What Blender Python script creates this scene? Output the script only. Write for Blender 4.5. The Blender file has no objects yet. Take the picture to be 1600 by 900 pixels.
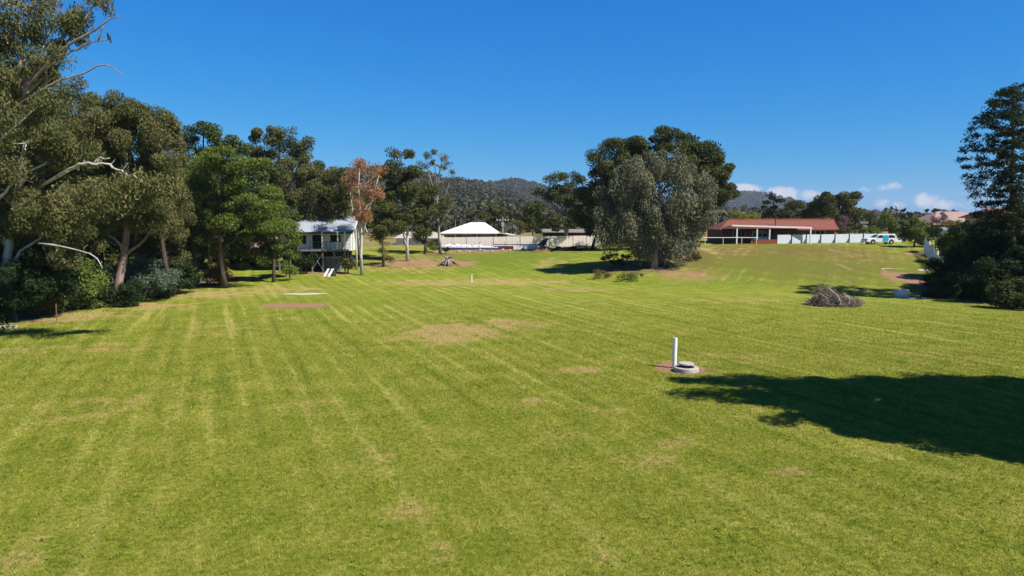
import bpy, math, random
import numpy as np
from mathutils import Vector

RNG = np.random.default_rng(11)
random.seed(5)
SC = bpy.context.scene
COL = SC.collection
PI = math.pi

# ------------------------------------------------------------------ camera geometry (for measuring the photograph)
F = 1081.0
HZ = 345.0
CAMZ = 7.0
PITCH = math.atan((450 - HZ) / F)
CP, SP = math.cos(PITCH), math.sin(PITCH)

XS = [-400, -80, -35, -25, -10, 5, 13, 18, 25, 35, 55, 90, 400]
FOOT = [80, 80, 80, 78, 80, 79, 74, 73, 70, 69, 68, 67, 67]
TOP = [105, 105, 106, 110, 112, 106, 96, 93, 96, 99, 99, 99, 99]
HGT = [1.6, 1.6, 1.9, 2.2, 2.35, 2.45, 2.5, 2.6, 3.0, 3.35, 3.45, 3.5, 3.5]


def gz(x, y):
    x = np.asarray(x, float)
    y = np.asarray(y, float)
    ft = np.interp(x, XS, FOOT)
    tp = np.interp(x, XS, TOP)
    h = np.interp(x, XS, HGT)
    s = np.clip((y - ft) / (tp - ft), 0, 1)
    s = 0.72 * s + 0.28 * s * s * (3 - 2 * s)
    z = h * s + np.clip(y - tp, 0, 260) * 0.006
    near = np.clip((90 - y) / 40, 0, 1)
    z = z + near * (0.05 * np.sin(x * 0.21 + 1.3) * np.sin(y * 0.17) + 0.03 * np.sin(x * 0.47 + y * 0.31))
    return z


def ray(px, py):
    r, u = (px - 800) / F, (450 - py) / F
    return r, CP + u * SP, -SP + u * CP


def at(px, py, Y):
    a, b, c = ray(px, py)
    t = Y / b
    return Vector((a * t, Y, CAMZ + c * t))


def gp(px, py):
    a, b, c = ray(px, py)
    prev = 8.0
    for i in range(1200):
        Y = 8.0 + i * 0.12
        t = Y / b
        if CAMZ + c * t < float(gz(a * t, Y)):
            break
        prev = Y
    t = prev / b
    x = a * t
    return Vector((x, prev, float(gz(x, prev))))


def gd(px, Y):
    x = (px - 800) / F * Y
    return Vector((x, Y, float(gz(x, Y))))


# ------------------------------------------------------------------ materials
MATS = {}


class NT:
    def __init__(self, mat):
        self.t = mat.node_tree
        self.n = self.t.nodes
        self.l = self.t.links

    def add(self, kind, **kw):
        nd = self.n.new(kind)
        for k, v in kw.items():
            setattr(nd, k, v)
        return nd

    def link(self, a, b):
        self.l.new(a, b)

    def noise(self, scale, detail=4, rough=0.55, vec=None, dist=0.0):
        nd = self.add('ShaderNodeTexNoise')
        nd.inputs['Scale'].default_value = scale
        nd.inputs['Detail'].default_value = detail
        nd.inputs['Roughness'].default_value = rough
        nd.inputs['Distortion'].default_value = dist
        if vec is not None:
            self.link(vec, nd.inputs['Vector'])
        return nd.outputs['Fac']

    def ramp(self, fac, stops):
        nd = self.add('ShaderNodeValToRGB')
        e = nd.color_ramp.elements
        while len(e) < len(stops):
            e.new(0.5)
        for i, (p, c) in enumerate(stops):
            e[i].position = p
            e[i].color = (*c, 1) if len(c) == 3 else c
        self.link(fac, nd.inputs['Fac'])
        return nd.outputs['Color']

    def mix(self, fac, a, b, blend='MIX'):
        nd = self.add('ShaderNodeMix', data_type='RGBA', blend_type=blend)
        for v, s in ((fac, nd.inputs[0]), (a, nd.inputs[6]), (b, nd.inputs[7])):
            if isinstance(v, (int, float)):
                s.default_value = v
            elif isinstance(v, tuple):
                s.default_value = (*v, 1)
            else:
                self.link(v, s)
        return nd.outputs[2]

    def math(self, op, a, b=0.0, clamp=False):
        nd = self.add('ShaderNodeMath', operation=op, use_clamp=clamp)
        for v, s in ((a, nd.inputs[0]), (b, nd.inputs[1])):
            if isinstance(v, (int, float)):
                s.default_value = v
            else:
                self.link(v, s)
        return nd.outputs[0]

    def rng(self, v, a, b, c=0.0, d=1.0):
        nd = self.add('ShaderNodeMapRange', interpolation_type='SMOOTHSTEP')
        self.link(v, nd.inputs[0])
        for i, q in enumerate((a, b, c, d)):
            nd.inputs[i + 1].default_value = q
        return nd.outputs[0]

    def attr(self, name):
        return self.add('ShaderNodeAttribute', attribute_name=name).outputs['Fac']


def base_mat(name, rough=0.7, spec=0.3, metal=0.0):
    m = bpy.data.materials.new(name)
    m.use_nodes = True
    t = NT(m)
    p = m.node_tree.nodes['Principled BSDF']
    p.inputs['Roughness'].default_value = rough
    p.inputs['Specular IOR Level'].default_value = spec
    p.inputs['Metallic'].default_value = metal
    MATS[name] = m
    return m, t, p


def bump(t, p, h, strength=0.4, dist=0.02):
    b = t.add('ShaderNodeBump')
    b.inputs['Strength'].default_value = strength
    b.inputs['Distance'].default_value = dist
    t.link(h, b.inputs['Height'])
    t.link(b.outputs['Normal'], p.inputs['Normal'])


def plain(name, c, rough=0.6, spec=0.3, metal=0.0, var=0.18, scale=2.5, c2=None, bmp=0.0):
    """one paint or raw material with uneven wear and dirt"""
    m, t, p = base_mat(name, rough, spec, metal)
    v = t.add('ShaderNodeTexCoord').outputs['Object']
    f = t.noise(scale, 6, 0.65, v)
    lo = tuple(x * (1 - var) for x in c)
    hi = tuple(min(1, x * (1 + var * 0.5)) for x in c) if c2 is None else c2
    col = t.ramp(f, [(0.3, lo), (0.7, hi)])
    f2 = t.noise(scale * 9, 4, 0.7, v)
    col = t.mix(0.35, col, t.ramp(f2, [(0.3, tuple(x * (1 - var * 1.4) for x in c)), (0.65, hi)]))
    t.link(col, p.inputs['Base Color'])
    if bmp:
        bump(t, p, f2, bmp, 0.03)
    return m


def striped(name, c, pitch, axis, depth=0.35, rough=0.5, spec=0.4, var=0.12, metal=0.0):
    """ribbed sheet / weatherboard / tile courses: real colour plus a bump that repeats along one axis"""
    m, t, p = base_mat(name, rough, spec, metal)
    v = t.add('ShaderNodeTexCoord').outputs['Object']
    sx = t.add('ShaderNodeSeparateXYZ')
    t.link(v, sx.inputs[0])
    w = t.math('SINE', t.math('MULTIPLY', sx.outputs[axis], 2 * PI / pitch))
    f = t.noise(1.3, 6, 0.7, v)
    col = t.ramp(f, [(0.3, tuple(x * (1 - var) for x in c)), (0.7, tuple(min(1, x * (1 + var * .6)) for x in c))])
    t.link(col, p.inputs['Base Color'])
    bump(t, p, w, depth, 0.03)
    return m


def leaf_mat(name, cols, trans=0.14, rough=0.6, spec=0.1):
    m, t, p = base_mat(name, rough, spec)
    g = 1.15 if ('dark' in name and 'olive' not in name) or 'conifer' in name else 1.5
    cols = [tuple(x * g for x in c) for c in cols]
    col = t.ramp(t.attr('tint'), [(i / (len(cols) - 1), c) for i, c in enumerate(cols)])
    t.link(col, p.inputs['Base Color'])
    tr = t.add('ShaderNodeBsdfTranslucent')
    t.link(t.mix(0.5, col, (0.16, 0.2, 0.02)), tr.inputs['Color'])
    ms = t.add('ShaderNodeMixShader')
    ms.inputs[0].default_value = trans
    t.link(p.outputs[0], ms.inputs[1])
    t.link(tr.outputs[0], ms.inputs[2])
    t.link(ms.outputs[0], m.node_tree.nodes['Material Output'].inputs['Surface'])
    return m


def bark_mat(name, stops, scale=3.0):
    m, t, p = base_mat(name, 0.85, 0.15)
    v = t.add('ShaderNodeTexCoord').outputs['Object']
    mp = t.add('ShaderNodeMapping')
    mp.inputs['Scale'].default_value = (1, 1, 0.35)
    t.link(v, mp.inputs[0])
    f = t.noise(scale, 7, 0.7, mp.outputs[0])
    t.link(t.ramp(f, stops), p.inputs['Base Color'])
    bump(t, p, f, 0.6, 0.05)
    return m


LEAF = {
    'olive': leaf_mat('leaf_olive', [(0.0258, 0.0319, 0.0099), (0.0608, 0.0669, 0.0213), (0.1102, 0.1079, 0.0395), (0.1444, 0.0950, 0.0471)]),
    'olivedark': leaf_mat('leaf_olive_dark', [(0.0230, 0.0295, 0.0090), (0.0541, 0.0607, 0.0172), (0.1000, 0.0935, 0.0271)]),
    'green': leaf_mat('leaf_green', [(0.0430, 0.0636, 0.0112), (0.0860, 0.1161, 0.0215), (0.1505, 0.1677, 0.0387)], 0.28),
    'clover': leaf_mat('leaf_clover', [(0.075, 0.125, 0.014), (0.11, 0.165, 0.02), (0.16, 0.20, 0.035)]),
    'bluegreen': leaf_mat('leaf_bluegreen', [(0.0255, 0.0382, 0.0110), (0.0476, 0.0663, 0.0170), (0.0765, 0.0935, 0.0255)]),
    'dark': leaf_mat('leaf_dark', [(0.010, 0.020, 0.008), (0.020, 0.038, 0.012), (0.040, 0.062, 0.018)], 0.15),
    'grey': leaf_mat('leaf_grey', [(0.0655, 0.0655, 0.0359), (0.1154, 0.1123, 0.0671), (0.1677, 0.1599, 0.1053)], 0.12),
    'wattle': leaf_mat('leaf_wattle', [(0.0390, 0.0553, 0.0325), (0.0715, 0.0910, 0.0650), (0.1105, 0.1300, 0.0975)], 0.15),
    'orange': leaf_mat('leaf_orange', [(0.10, 0.075, 0.03), (0.26, 0.12, 0.06), (0.38, 0.20, 0.13)], 0.2),
    'purple': leaf_mat('leaf_purple', [(0.08, 0.04, 0.045), (0.16, 0.09, 0.10), (0.24, 0.14, 0.15)], 0.2),
    'yellow': leaf_mat('leaf_yellow', [(0.07, 0.10, 0.015), (0.14, 0.16, 0.025), (0.22, 0.22, 0.04)], 0.3),
    'rust': leaf_mat('leaf_rust', [(0.06, 0.06, 0.02), (0.13, 0.10, 0.03), (0.2, 0.12, 0.04)], 0.2),
    'conifer': leaf_mat('leaf_conifer', [(0.010, 0.018, 0.010), (0.022, 0.034, 0.016), (0.05, 0.06, 0.026)], 0.1),
    'hill': leaf_mat('leaf_hill', [(0.024, 0.025, 0.015), (0.046, 0.047, 0.028), (0.075, 0.072, 0.045)], 0.08),
}
BARK = {
    'white': bark_mat('bark_white', [(0.3, (0.16, 0.12, 0.10)), (0.45, (0.42, 0.37, 0.33)), (0.7, (0.62, 0.58, 0.54))], 2.2),
    'pale': bark_mat('bark_pale', [(0.3, (0.10, 0.075, 0.06)), (0.5, (0.26, 0.21, 0.18)), (0.7, (0.45, 0.40, 0.36))], 2.5),
    'brown': bark_mat('bark_brown', [(0.3, (0.04, 0.03, 0.024)), (0.6, (0.12, 0.09, 0.07)), (0.75, (0.18, 0.14, 0.11))]),
    'pink': bark_mat('bark_pink', [(0.3, (0.12, 0.075, 0.06)), (0.5, (0.30, 0.21, 0.17)), (0.7, (0.42, 0.32, 0.27))], 2.5),
    'dead': bark_mat('bark_dead', [(0.3, (0.12, 0.085, 0.07)), (0.55, (0.27, 0.20, 0.165)), (0.75, (0.42, 0.34, 0.30))], 4),
}

M_WHITE = plain('white_paint', (0.78, 0.78, 0.76), 0.45, 0.4, var=0.1)
M_WHITEROOF = striped('white_roof', (0.80, 0.80, 0.80), 0.2, 0, 0.2, 0.4, var=0.05)
M_BLUEROOF = striped('blue_grey_roof', (0.38, 0.42, 0.47), 0.12, 0, 0.4, 0.35, 0.5, var=0.1)
M_TILE = striped('terracotta_tiles', (0.225, 0.075, 0.05), 0.32, 1, 0.6, 0.75, 0.2, var=0.25)
M_TILEPINK = striped('pink_tiles', (0.34, 0.235, 0.205), 0.32, 1, 0.6, 0.75, 0.2, var=0.15)
M_BOARD = striped('white_boards', (0.74, 0.73, 0.68), 0.18, 2, 0.35, 0.6, 0.3, var=0.08)
M_CREAM = striped('cream_sheet', (0.70, 0.61, 0.56), 0.24, 0, 0.4, 0.5, var=0.08)
M_FENCE = striped('pale_fence_sheet', (0.60, 0.63, 0.69), 0.2, 0, 0.3, 0.5, var=0.07)
M_BRICK = plain('brown_brick', (0.17, 0.085, 0.05), 0.85, 0.15, var=0.3, scale=6, bmp=0.3)
M_REDBRICK = plain('red_brick', (0.27, 0.085, 0.05), 0.85, 0.15, var=0.3, scale=6, bmp=0.3)
M_DARKWOOD = plain('dark_timber', (0.045, 0.038, 0.034), 0.8, 0.2, var=0.3)
M_TIMBER = plain('grey_timber', (0.24, 0.21, 0.18), 0.8, 0.2, var=0.35, scale=5)
M_BLACK = plain('black_plastic', (0.012, 0.013, 0.018), 0.5, 0.4, var=0.3)
M_NAVY = plain('navy_sheet', (0.02, 0.035, 0.16), 0.5, 0.4)
M_SHADOW = plain('shadow_slate', (0.09, 0.10, 0.16), 0.6, 0.3)  # bluish dark colour of the shadow plates on the pale fence
M_MAROON = plain('maroon_board', (0.10, 0.035, 0.03), 0.7, 0.2)
M_STEEL = plain('galvanised_steel', (0.42, 0.44, 0.46), 0.4, 0.5, 0.6)
M_DKSTEEL = plain('dark_steel', (0.05, 0.055, 0.06), 0.5, 0.4, 0.3)
M_CONC = plain('concrete', (0.46, 0.41, 0.36), 0.9, 0.15, var=0.4, scale=5, bmp=0.5)
M_CONCPALE = plain('pale_concrete', (0.62, 0.62, 0.62), 0.85, 0.2, var=0.15, bmp=0.3)
M_CONCDARK = plain('weathered_tank_concrete', (0.15, 0.15, 0.155), 0.9, 0.15, var=0.35, bmp=0.3)
M_PVC = plain('white_pipe', (0.82, 0.81, 0.79), 0.4, 0.45, var=0.14, scale=3)
M_RUST = plain('rusty_earth', (0.26, 0.11, 0.06), 0.95, 0.1, var=0.5, scale=2.2, c2=(0.36, 0.19, 0.12), bmp=0.8)
M_JUNK = plain('black_mulch', (0.022, 0.02, 0.02), 0.95, 0.1, var=0.5, scale=3, bmp=0.8)
M_ROCK = plain('pale_rock', (0.50, 0.43, 0.36), 0.9, 0.15, var=0.3, bmp=0.5)
M_GLASS = plain('dark_window_glass', (0.012, 0.014, 0.018), 0.06, 0.6, var=0.1)
M_CARWHITE = plain('white_car_paint', (0.80, 0.81, 0.83), 0.25, 0.5, var=0.04)
M_CARBLUE = plain('blue_car_paint', (0.03, 0.38, 0.62), 0.25, 0.5, var=0.08)
M_RUBBER = plain('tyre_rubber', (0.018, 0.018, 0.018), 0.85, 0.2)
M_RIM = plain('wheel_rim', (0.55, 0.55, 0.55), 0.35, 0.5, 0.5)
M_TEAL = plain('teal_cover', (0.05, 0.19, 0.26), 0.7, 0.3)
M_FEATHER = plain('dark_feathers', (0.015, 0.016, 0.025), 0.6, 0.3)


# ------------------------------------------------------------------ mesh builder
class MB:
    def __init__(self):
        self.v, self.f = [], []

    def add(self, vs, fs):
        o = len(self.v)
        self.v += [tuple(map(float, p)) for p in vs]
        self.f += [tuple(o + i for i in f) for f in fs]
        return self

    def box(self, x0, x1, y0, y1, z0, z1):
        vs = [(x0, y0, z0), (x1, y0, z0), (x1, y1, z0), (x0, y1, z0), (x0, y0, z1), (x1, y0, z1), (x1, y1, z1), (x0, y1, z1)]
        return self.add(vs, [(0, 3, 2, 1), (4, 5, 6, 7), (0, 1, 5, 4), (1, 2, 6, 5), (2, 3, 7, 6), (3, 0, 4, 7)])

    def slab(self, quad, th):
        """quad: 4 points (counter-clockwise seen from outside), thickened inward by th"""
        q = [Vector(p) for p in quad]
        n = (q[1] - q[0]).cross(q[2] - q[0]).normalized() * th
        vs = q + [p - n for p in q]
        k = len(q)
        fs = [tuple(range(k)), tuple(range(2 * k - 1, k - 1, -1))]
        fs += [(i, k + i, k + (i + 1) % k, (i + 1) % k) for i in range(k)]
        return self.add(vs, fs)

    def prism(self, prof, y0, y1):
        """profile of (x, z) extruded along y"""
        k = len(prof)
        vs = [(x, y0, z) for x, z in prof] + [(x, y1, z) for x, z in prof]
        fs = [tuple(range(k)), tuple(range(2 * k - 1, k - 1, -1))]
        fs += [(i, k + i, k + (i + 1) % k, (i + 1) % k) for i in range(k)]
        return self.add(vs, fs)

    def tube(self, pts, rad, k=6, cap=True):
        pts = [Vector(p) for p in pts]
        n = len(pts)
        if isinstance(rad, (int, float)):
            rad = [rad] * n
        vs = []
        ref = None
        for i, p in enumerate(pts):
            d = (pts[min(i + 1, n - 1)] - pts[max(i - 1, 0)]).normalized()
            if ref is None:
                ref = d.orthogonal().normalized()
            a = (ref - d * ref.dot(d))
            a = a.normalized() if a.length > 1e-5 else d.orthogonal().normalized()
            ref = a
            b = d.cross(a)
            for j in range(k):
                w = 2 * PI * j / k
                vs.append(p + (a * math.cos(w) + b * math.sin(w)) * rad[i])
        fs = []
        for i in range(n - 1):
            for j in range(k):
                j2 = (j + 1) % k
                fs.append((i * k + j, i * k + j2, (i + 1) * k + j2, (i + 1) * k + j))
        if cap:
            fs.append(tuple(range(k - 1, -1, -1)))
            fs.append(tuple((n - 1) * k + j for j in range(k)))
        return self.add(vs, fs)

    def lathe(self, prof, k=24, c=(0, 0, 0)):
        """closed profile of (r, z) turned round z"""
        vs, m = [], len(prof)
        for r, z in prof:
            for j in range(k):
                w = 2 * PI * j / k
                vs.append((c[0] + r * math.cos(w), c[1] + r * math.sin(w), c[2] + z))
        fs = []
        for i in range(m - 1):
            for j in range(k):
                j2 = (j + 1) % k
                fs.append((i * k + j, i * k + j2, (i + 1) * k + j2, (i + 1) * k + j))
        fs.append(tuple(range(k - 1, -1, -1)))
        fs.append(tuple((m - 1) * k + j for j in range(k)))
        return self.add(vs, fs)

    def build(self, name, mat, parent=None, smooth=False, bev=0.0):
        me = bpy.data.meshes.new(name)
        me.from_pydata(self.v, [], self.f)
        me.materials.append(mat)
        if smooth:
            me.polygons.foreach_set('use_smooth', [True] * len(me.polygons))
        me.update()
        o = bpy.data.objects.new(name, me)
        COL.objects.link(o)
        if parent:
            o.parent = parent
        if bev:
            b = o.modifiers.new('bevel', 'BEVEL')
            b.width = bev
            b.segments = 2
            b.limit_method = 'ANGLE'
        return o


def tag(o, label=None, cat=None, group=None, kind=None):
    if label:
        o['label'] = label
    if cat:
        o['category'] = cat
    if group:
        o['group'] = group
    if kind:
        o['kind'] = kind
    return o


def thing(name, label, cat, loc, group=None, rz=0.0):
    o = bpy.data.objects.new(name, None)
    o.empty_display_size = 0.3
    COL.objects.link(o)
    o.location = loc
    o.rotation_euler.z = rz
    return tag(o, label, cat, group)


def np_mesh(name, verts, faces, mat, parent=None, attrs=None, k=4, smooth=False):
    """big mesh from arrays: verts (n,3), faces (m,k); attrs: {name: (domain, values)}"""
    me = bpy.data.meshes.new(name)
    nv, nf = len(verts), len(faces)
    me.vertices.add(nv)
    me.vertices.foreach_set('co', np.asarray(verts, np.float32).ravel())
    me.loops.add(nf * k)
    me.loops.foreach_set('vertex_index', np.asarray(faces, np.int32).ravel())
    me.polygons.add(nf)
    me.polygons.foreach_set('loop_start', np.arange(0, nf * k, k, dtype=np.int32))
    me.polygons.foreach_set('loop_total', np.full(nf, k, np.int32))
    me.materials.append(mat)
    for nm, (dom, val) in (attrs or {}).items():
        a = me.attributes.new(nm, 'FLOAT', dom)
        a.data.foreach_set('value', np.asarray(val, np.float32))
    me.polygons.foreach_set('use_smooth', np.full(nf, smooth))
    me.update(calc_edges=True)
    o = bpy.data.objects.new(name, me)
    COL.objects.link(o)
    if parent:
        o.parent = parent
    return o


def unit(v):
    return v / np.maximum(np.linalg.norm(v, axis=1, keepdims=True), 1e-9)


def leaf_quads(c, out, L, aspect, droop, rng, flat=0.5):
    """pointed leaves or leaf sprays at centres c, facing roughly along out"""
    n = len(c)
    a = rng.normal(size=(n, 3))
    a[:, 2] -= droop
    a = unit(a)
    nn = unit(rng.normal(size=(n, 3)) * (1 - flat) + out * flat + np.array([0, 0, 0.25]))
    b = unit(np.cross(nn, a))
    nn = np.cross(a, b)
    ln = (L * rng.uniform(0.6, 1.35, (n, 1)))
    w = ln * aspect
    v = np.empty((n, 4, 3))
    v[:, 0] = c - a * ln * 0.5
    v[:, 1] = c + b * w * 0.5 + nn * w * 0.18 - a * ln * 0.08
    v[:, 2] = c + a * ln * 0.5
    v[:, 3] = c - b * w * 0.5 + nn * w * 0.18 - a * ln * 0.08
    return v.reshape(-1, 3), np.arange(n * 4).reshape(n, 4)


def curve_pts(a, b, rng, n=5, sag=0.0, wob=0.08):
    a, b = np.asarray(a, float), np.asarray(b, float)
    d = np.linalg.norm(b - a)
    out = []
    off = rng.normal(size=3) * wob * d
    for i in range(n):
        t = i / (n - 1)
        p = a * (1 - t) + b * t + off * math.sin(PI * t)
        p = p + rng.normal(size=3) * 0.02 * d * (0 < i < n - 1)
        p[2] += sag * d * math.sin(PI * t)
        out.append(p)
    return out


DM = 2.4
CM = 1.85
LM = 0.80


def make_tree(name, label, cat, base, blobs, leaf='olive', bark='brown', r0=0.2, L=0.25, aspect=0.5, dens=2.6,
              rc=0.8, zs=0.75, droop=0.6, trunk=None, extra=(), group=None, ck=1.5, twigs=70, seed=1, outb=0.5,
              topfrac=0.75, fork=None, under=0.5, trunk_r=None, limbs=True):
    """trunk: list of world points for the bole (else grown); blobs: (centre, (rx,ry,rz)) ellipsoids of crown;
    extra: list of (points, r_start, r_end) bare limbs"""
    rng = np.random.default_rng(seed)
    L = L * LM
    base = Vector(base)
    root = thing(name, label, cat, base, group)
    B = np.array(base)
    cen, out, clump_c = [], [], []
    for c, r in blobs:
        c, r = np.array(c), np.array(r)
        k = max(4, int(CM * ck * r[0] * r[2] / rc ** 2))
        d = unit(rng.normal(size=(k, 3)))
        rr = (0.30 + 0.70 * rng.random((k, 1)) ** outb)
        cc = c + d * rr * r * 0.92
        low = (d[:, 2] < -0.35) & (rng.random(k) < under)
        cc, d = cc[~low], d[~low]
        if len(cc) == 0:
            continue
        nl = int(DM * dens * PI * r[0] * r[2] / (L * L * aspect * 0.5))
        w = rng.uniform(0.35, 1.5, len(cc))
        m = np.maximum(4, (nl * w / w.sum()).astype(int))
        for i in range(len(cc)):
            size = rc * rng.uniform(0.6, 1.3) * (0.7 + 0.3 * w[i])
            q = unit(rng.normal(size=(m[i], 3)))
            s = rng.random((m[i], 1)) ** 0.45
            p = q * s * size * np.array([1, 1, zs])
            dr = (q[:, 2] < -0.2) & (rng.random(m[i]) < 0.35)
            p = p[~dr]
            cen.append(cc[i] + p)
            out.append(unit(0.6 * q[~dr] + 0.4 * d[i] * np.ones((len(p), 1))))
        clump_c.append(cc)
    if cen:
        cen, out = np.concatenate(cen), np.concatenate(out)
        ok = cen[:, 2] > gz(cen[:, 0], cen[:, 1]) + 0.05
        cen, out = cen[ok], out[ok]
        cl = np.concatenate(clump_c)
        v, f = leaf_quads(cen - B, out, L, aspect, droop, rng)
        # each spray keeps its own colour; neighbours in one clump lean the same way
        ph = np.sin(cen * 1.9 / max(rc, 0.4) * 0.5 + rng.uniform(0, 6, 3)).sum(1) / 3
        tint = np.clip(0.45 + 0.22 * ph + rng.normal(size=len(cen)) * 0.22, 0, 1)
        np_mesh('crown', v, f, LEAF[leaf], root, {'tint': ('FACE', tint)})
    mb = MB()
    ctop = max(blobs, key=lambda q: q[0][2] + q[1][2] * 0.5)
    if trunk is None:
        t = np.array(ctop[0]) + np.array([0, 0, ctop[1][2] * 0.2])
        n = 7
        side = rng.normal(size=3) * 0.04 * (t[2] - B[2])
        trunk = [B * (1 - i / (n - 1)) + t * (i / (n - 1)) + side * math.sin(PI * i / (n - 1)) for i in range(n)]
        for i in range(n):
            s = i / (n - 1)
            trunk[i][:2] = B[:2] * (1 - s ** 1.4) + t[:2] * s ** 1.4 + side[:2] * math.sin(PI * s)
    trunk = [np.array(p, float) for p in trunk]
    trunk[0] = trunk[0] - np.array([0, 0, 0.12])
    n = len(trunk)
    rad = trunk_r or [r0 * (1.25 if i == 0 else 1 - topfrac * i / (n - 1)) for i in range(n)]
    mb.tube([p - B for p in trunk], rad, 8)
    nodes = []
    for a, b in zip(trunk[:-1], trunk[1:]):
        for s in (0.0, 0.33, 0.66):
            nodes.append(a * (1 - s) + b * s)
    nodes = nodes[max(2, len(nodes) // 4):] + [trunk[-1]]
    ntr = len(nodes)
    if limbs:
        for c, r in blobs:
            c = np.array(c)
            tr = np.array(nodes[:ntr])
            want = c[2] - 0.9 * np.linalg.norm(tr[:, :2] - c[:2], axis=1)
            i = int(np.argmin(np.abs(tr[:, 2] - want)))
            if np.linalg.norm(tr[i] - c) < 0.4 or c[1] < B[1] - 6:
                continue
            ln = curve_pts(tr[i], c, rng, 6, 0.04)
            mb.tube([p - B for p in ln], [r0 * (0.42 - 0.34 * j / 5) for j in range(6)], 6)
            nodes += ln[2:]
    for pts, ra, rb in extra:
        pts = [np.array(p, float) for p in pts]
        fin, rr_ = [], []
        for i in range(len(pts) - 1):
            for q in (0.0, 0.5):
                p = pts[i] * (1 - q) + pts[i + 1] * q
                wgl = (ra + (rb - ra) * i / (len(pts) - 1))
                fin.append(p + rng.normal(size=3) * wgl * (0.45 if q else 0.15))
                rr_.append(wgl * rng.uniform(0.82, 1.2))
        fin.append(pts[-1])
        rr_.append(rb)
        mb.tube([p - B for p in fin], rr_, 7)
        for i in range(2, len(fin)):
            for _ in range(2):
                if rng.random() < 0.6:
                    continue
                d = unit(rng.normal(size=(1, 3)) + np.array([[0, 0, 0.3]]))[0]
                ll = rng.uniform(0.25, 0.9) * max(0.6, ra * 6)
                m1 = fin[i] + d * ll * 0.5 + rng.normal(size=3) * 0.06
                m2 = m1 + (d + rng.normal(size=3) * 0.5) * ll * 0.5
                mb.tube([fin[i] - B, m1 - B, m2 - B], [rr_[i] * 0.35, rr_[i] * 0.22, 0.006], 4)
        nodes += pts[1:]
    if cen is not None and len(clump_c):
        nd = np.array(nodes)
        pick = cl[rng.permutation(len(cl))[:twigs]]
        for c in pick:
            dd = np.linalg.norm(nd - c, axis=1) + 2.0 * np.maximum(nd[:, 2] - c[2], 0)
            a = nd[int(np.argmin(dd))]
            if np.linalg.norm(a - c) > 2.4 * max(rc, 0.8):
                continue
            ln = curve_pts(a, c, rng, 4, 0.03)
            mb.tube([p - B for p in ln], [r0 * 0.12, r0 * 0.09, r0 * 0.06, r0 * 0.03], 4, False)
    mb.build('trunk', BARK[bark], root, True)
    return root


def blob(px, py, rx, ry, D, dy=0.0, deep=1.0):
    """crown ellipsoid measured on the photograph at distance D (+dy)"""
    c = at(px, py, D + dy)
    s = (D + dy) / F
    return (np.array(c), np.array([rx * s, rx * s * deep, ry * s]))


def T(name, label, base, bl, D=None, deep=1.0, cat='tree', minr=0.0, **kw):
    """tree from photograph measures: base (px, py) on the ground or (px, D)"""
    b = gd(base[0], D) if D else gp(*base)
    Y = b.y
    if kw.get('group') == G_WOOD:
        bl = [(*q[:4], (q[4] if len(q) > 4 else 0.0) - 0.022 * Y / 50 * max(0, 400 - q[1]) + 1.5) if q[1] > -500 and Y > 40 else q for q in bl]
    blobs = [blob(q[0], q[1], q[2], q[3], Y, q[4] if len(q) > 4 else 0.0, deep) for q in bl]
    if 'trunk' in kw and kw['trunk']:
        kw['trunk'] = [np.array(b)] + [np.array(at(q[0], q[1], Y + (q[2] if len(q) > 2 else 0))) for q in kw['trunk']]
    if 'extra' in kw:
        kw['extra'] = [([at(q[0], q[1], Y + (q[2] if len(q) > 2 else 0)) for q in pts], ra, rb) for pts, ra, rb in kw['extra']]
    return make_tree(name, label, cat, b, blobs, **kw)


# ------------------------------------------------------------------ ground
PATCH = []   # (kind, x, y, rx, ry, strength)


def patch(kind, px, py, rx, ry, k=1.0):
    c = gp(px, py)
    lo, hi = gp(px, py + ry), gp(px, max(py - ry, 376))
    PATCH.append((kind, c.x, (lo.y + hi.y) / 2, rx * c.y / F, max(abs(hi.y - lo.y) / 2, 0.3), k))


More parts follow.
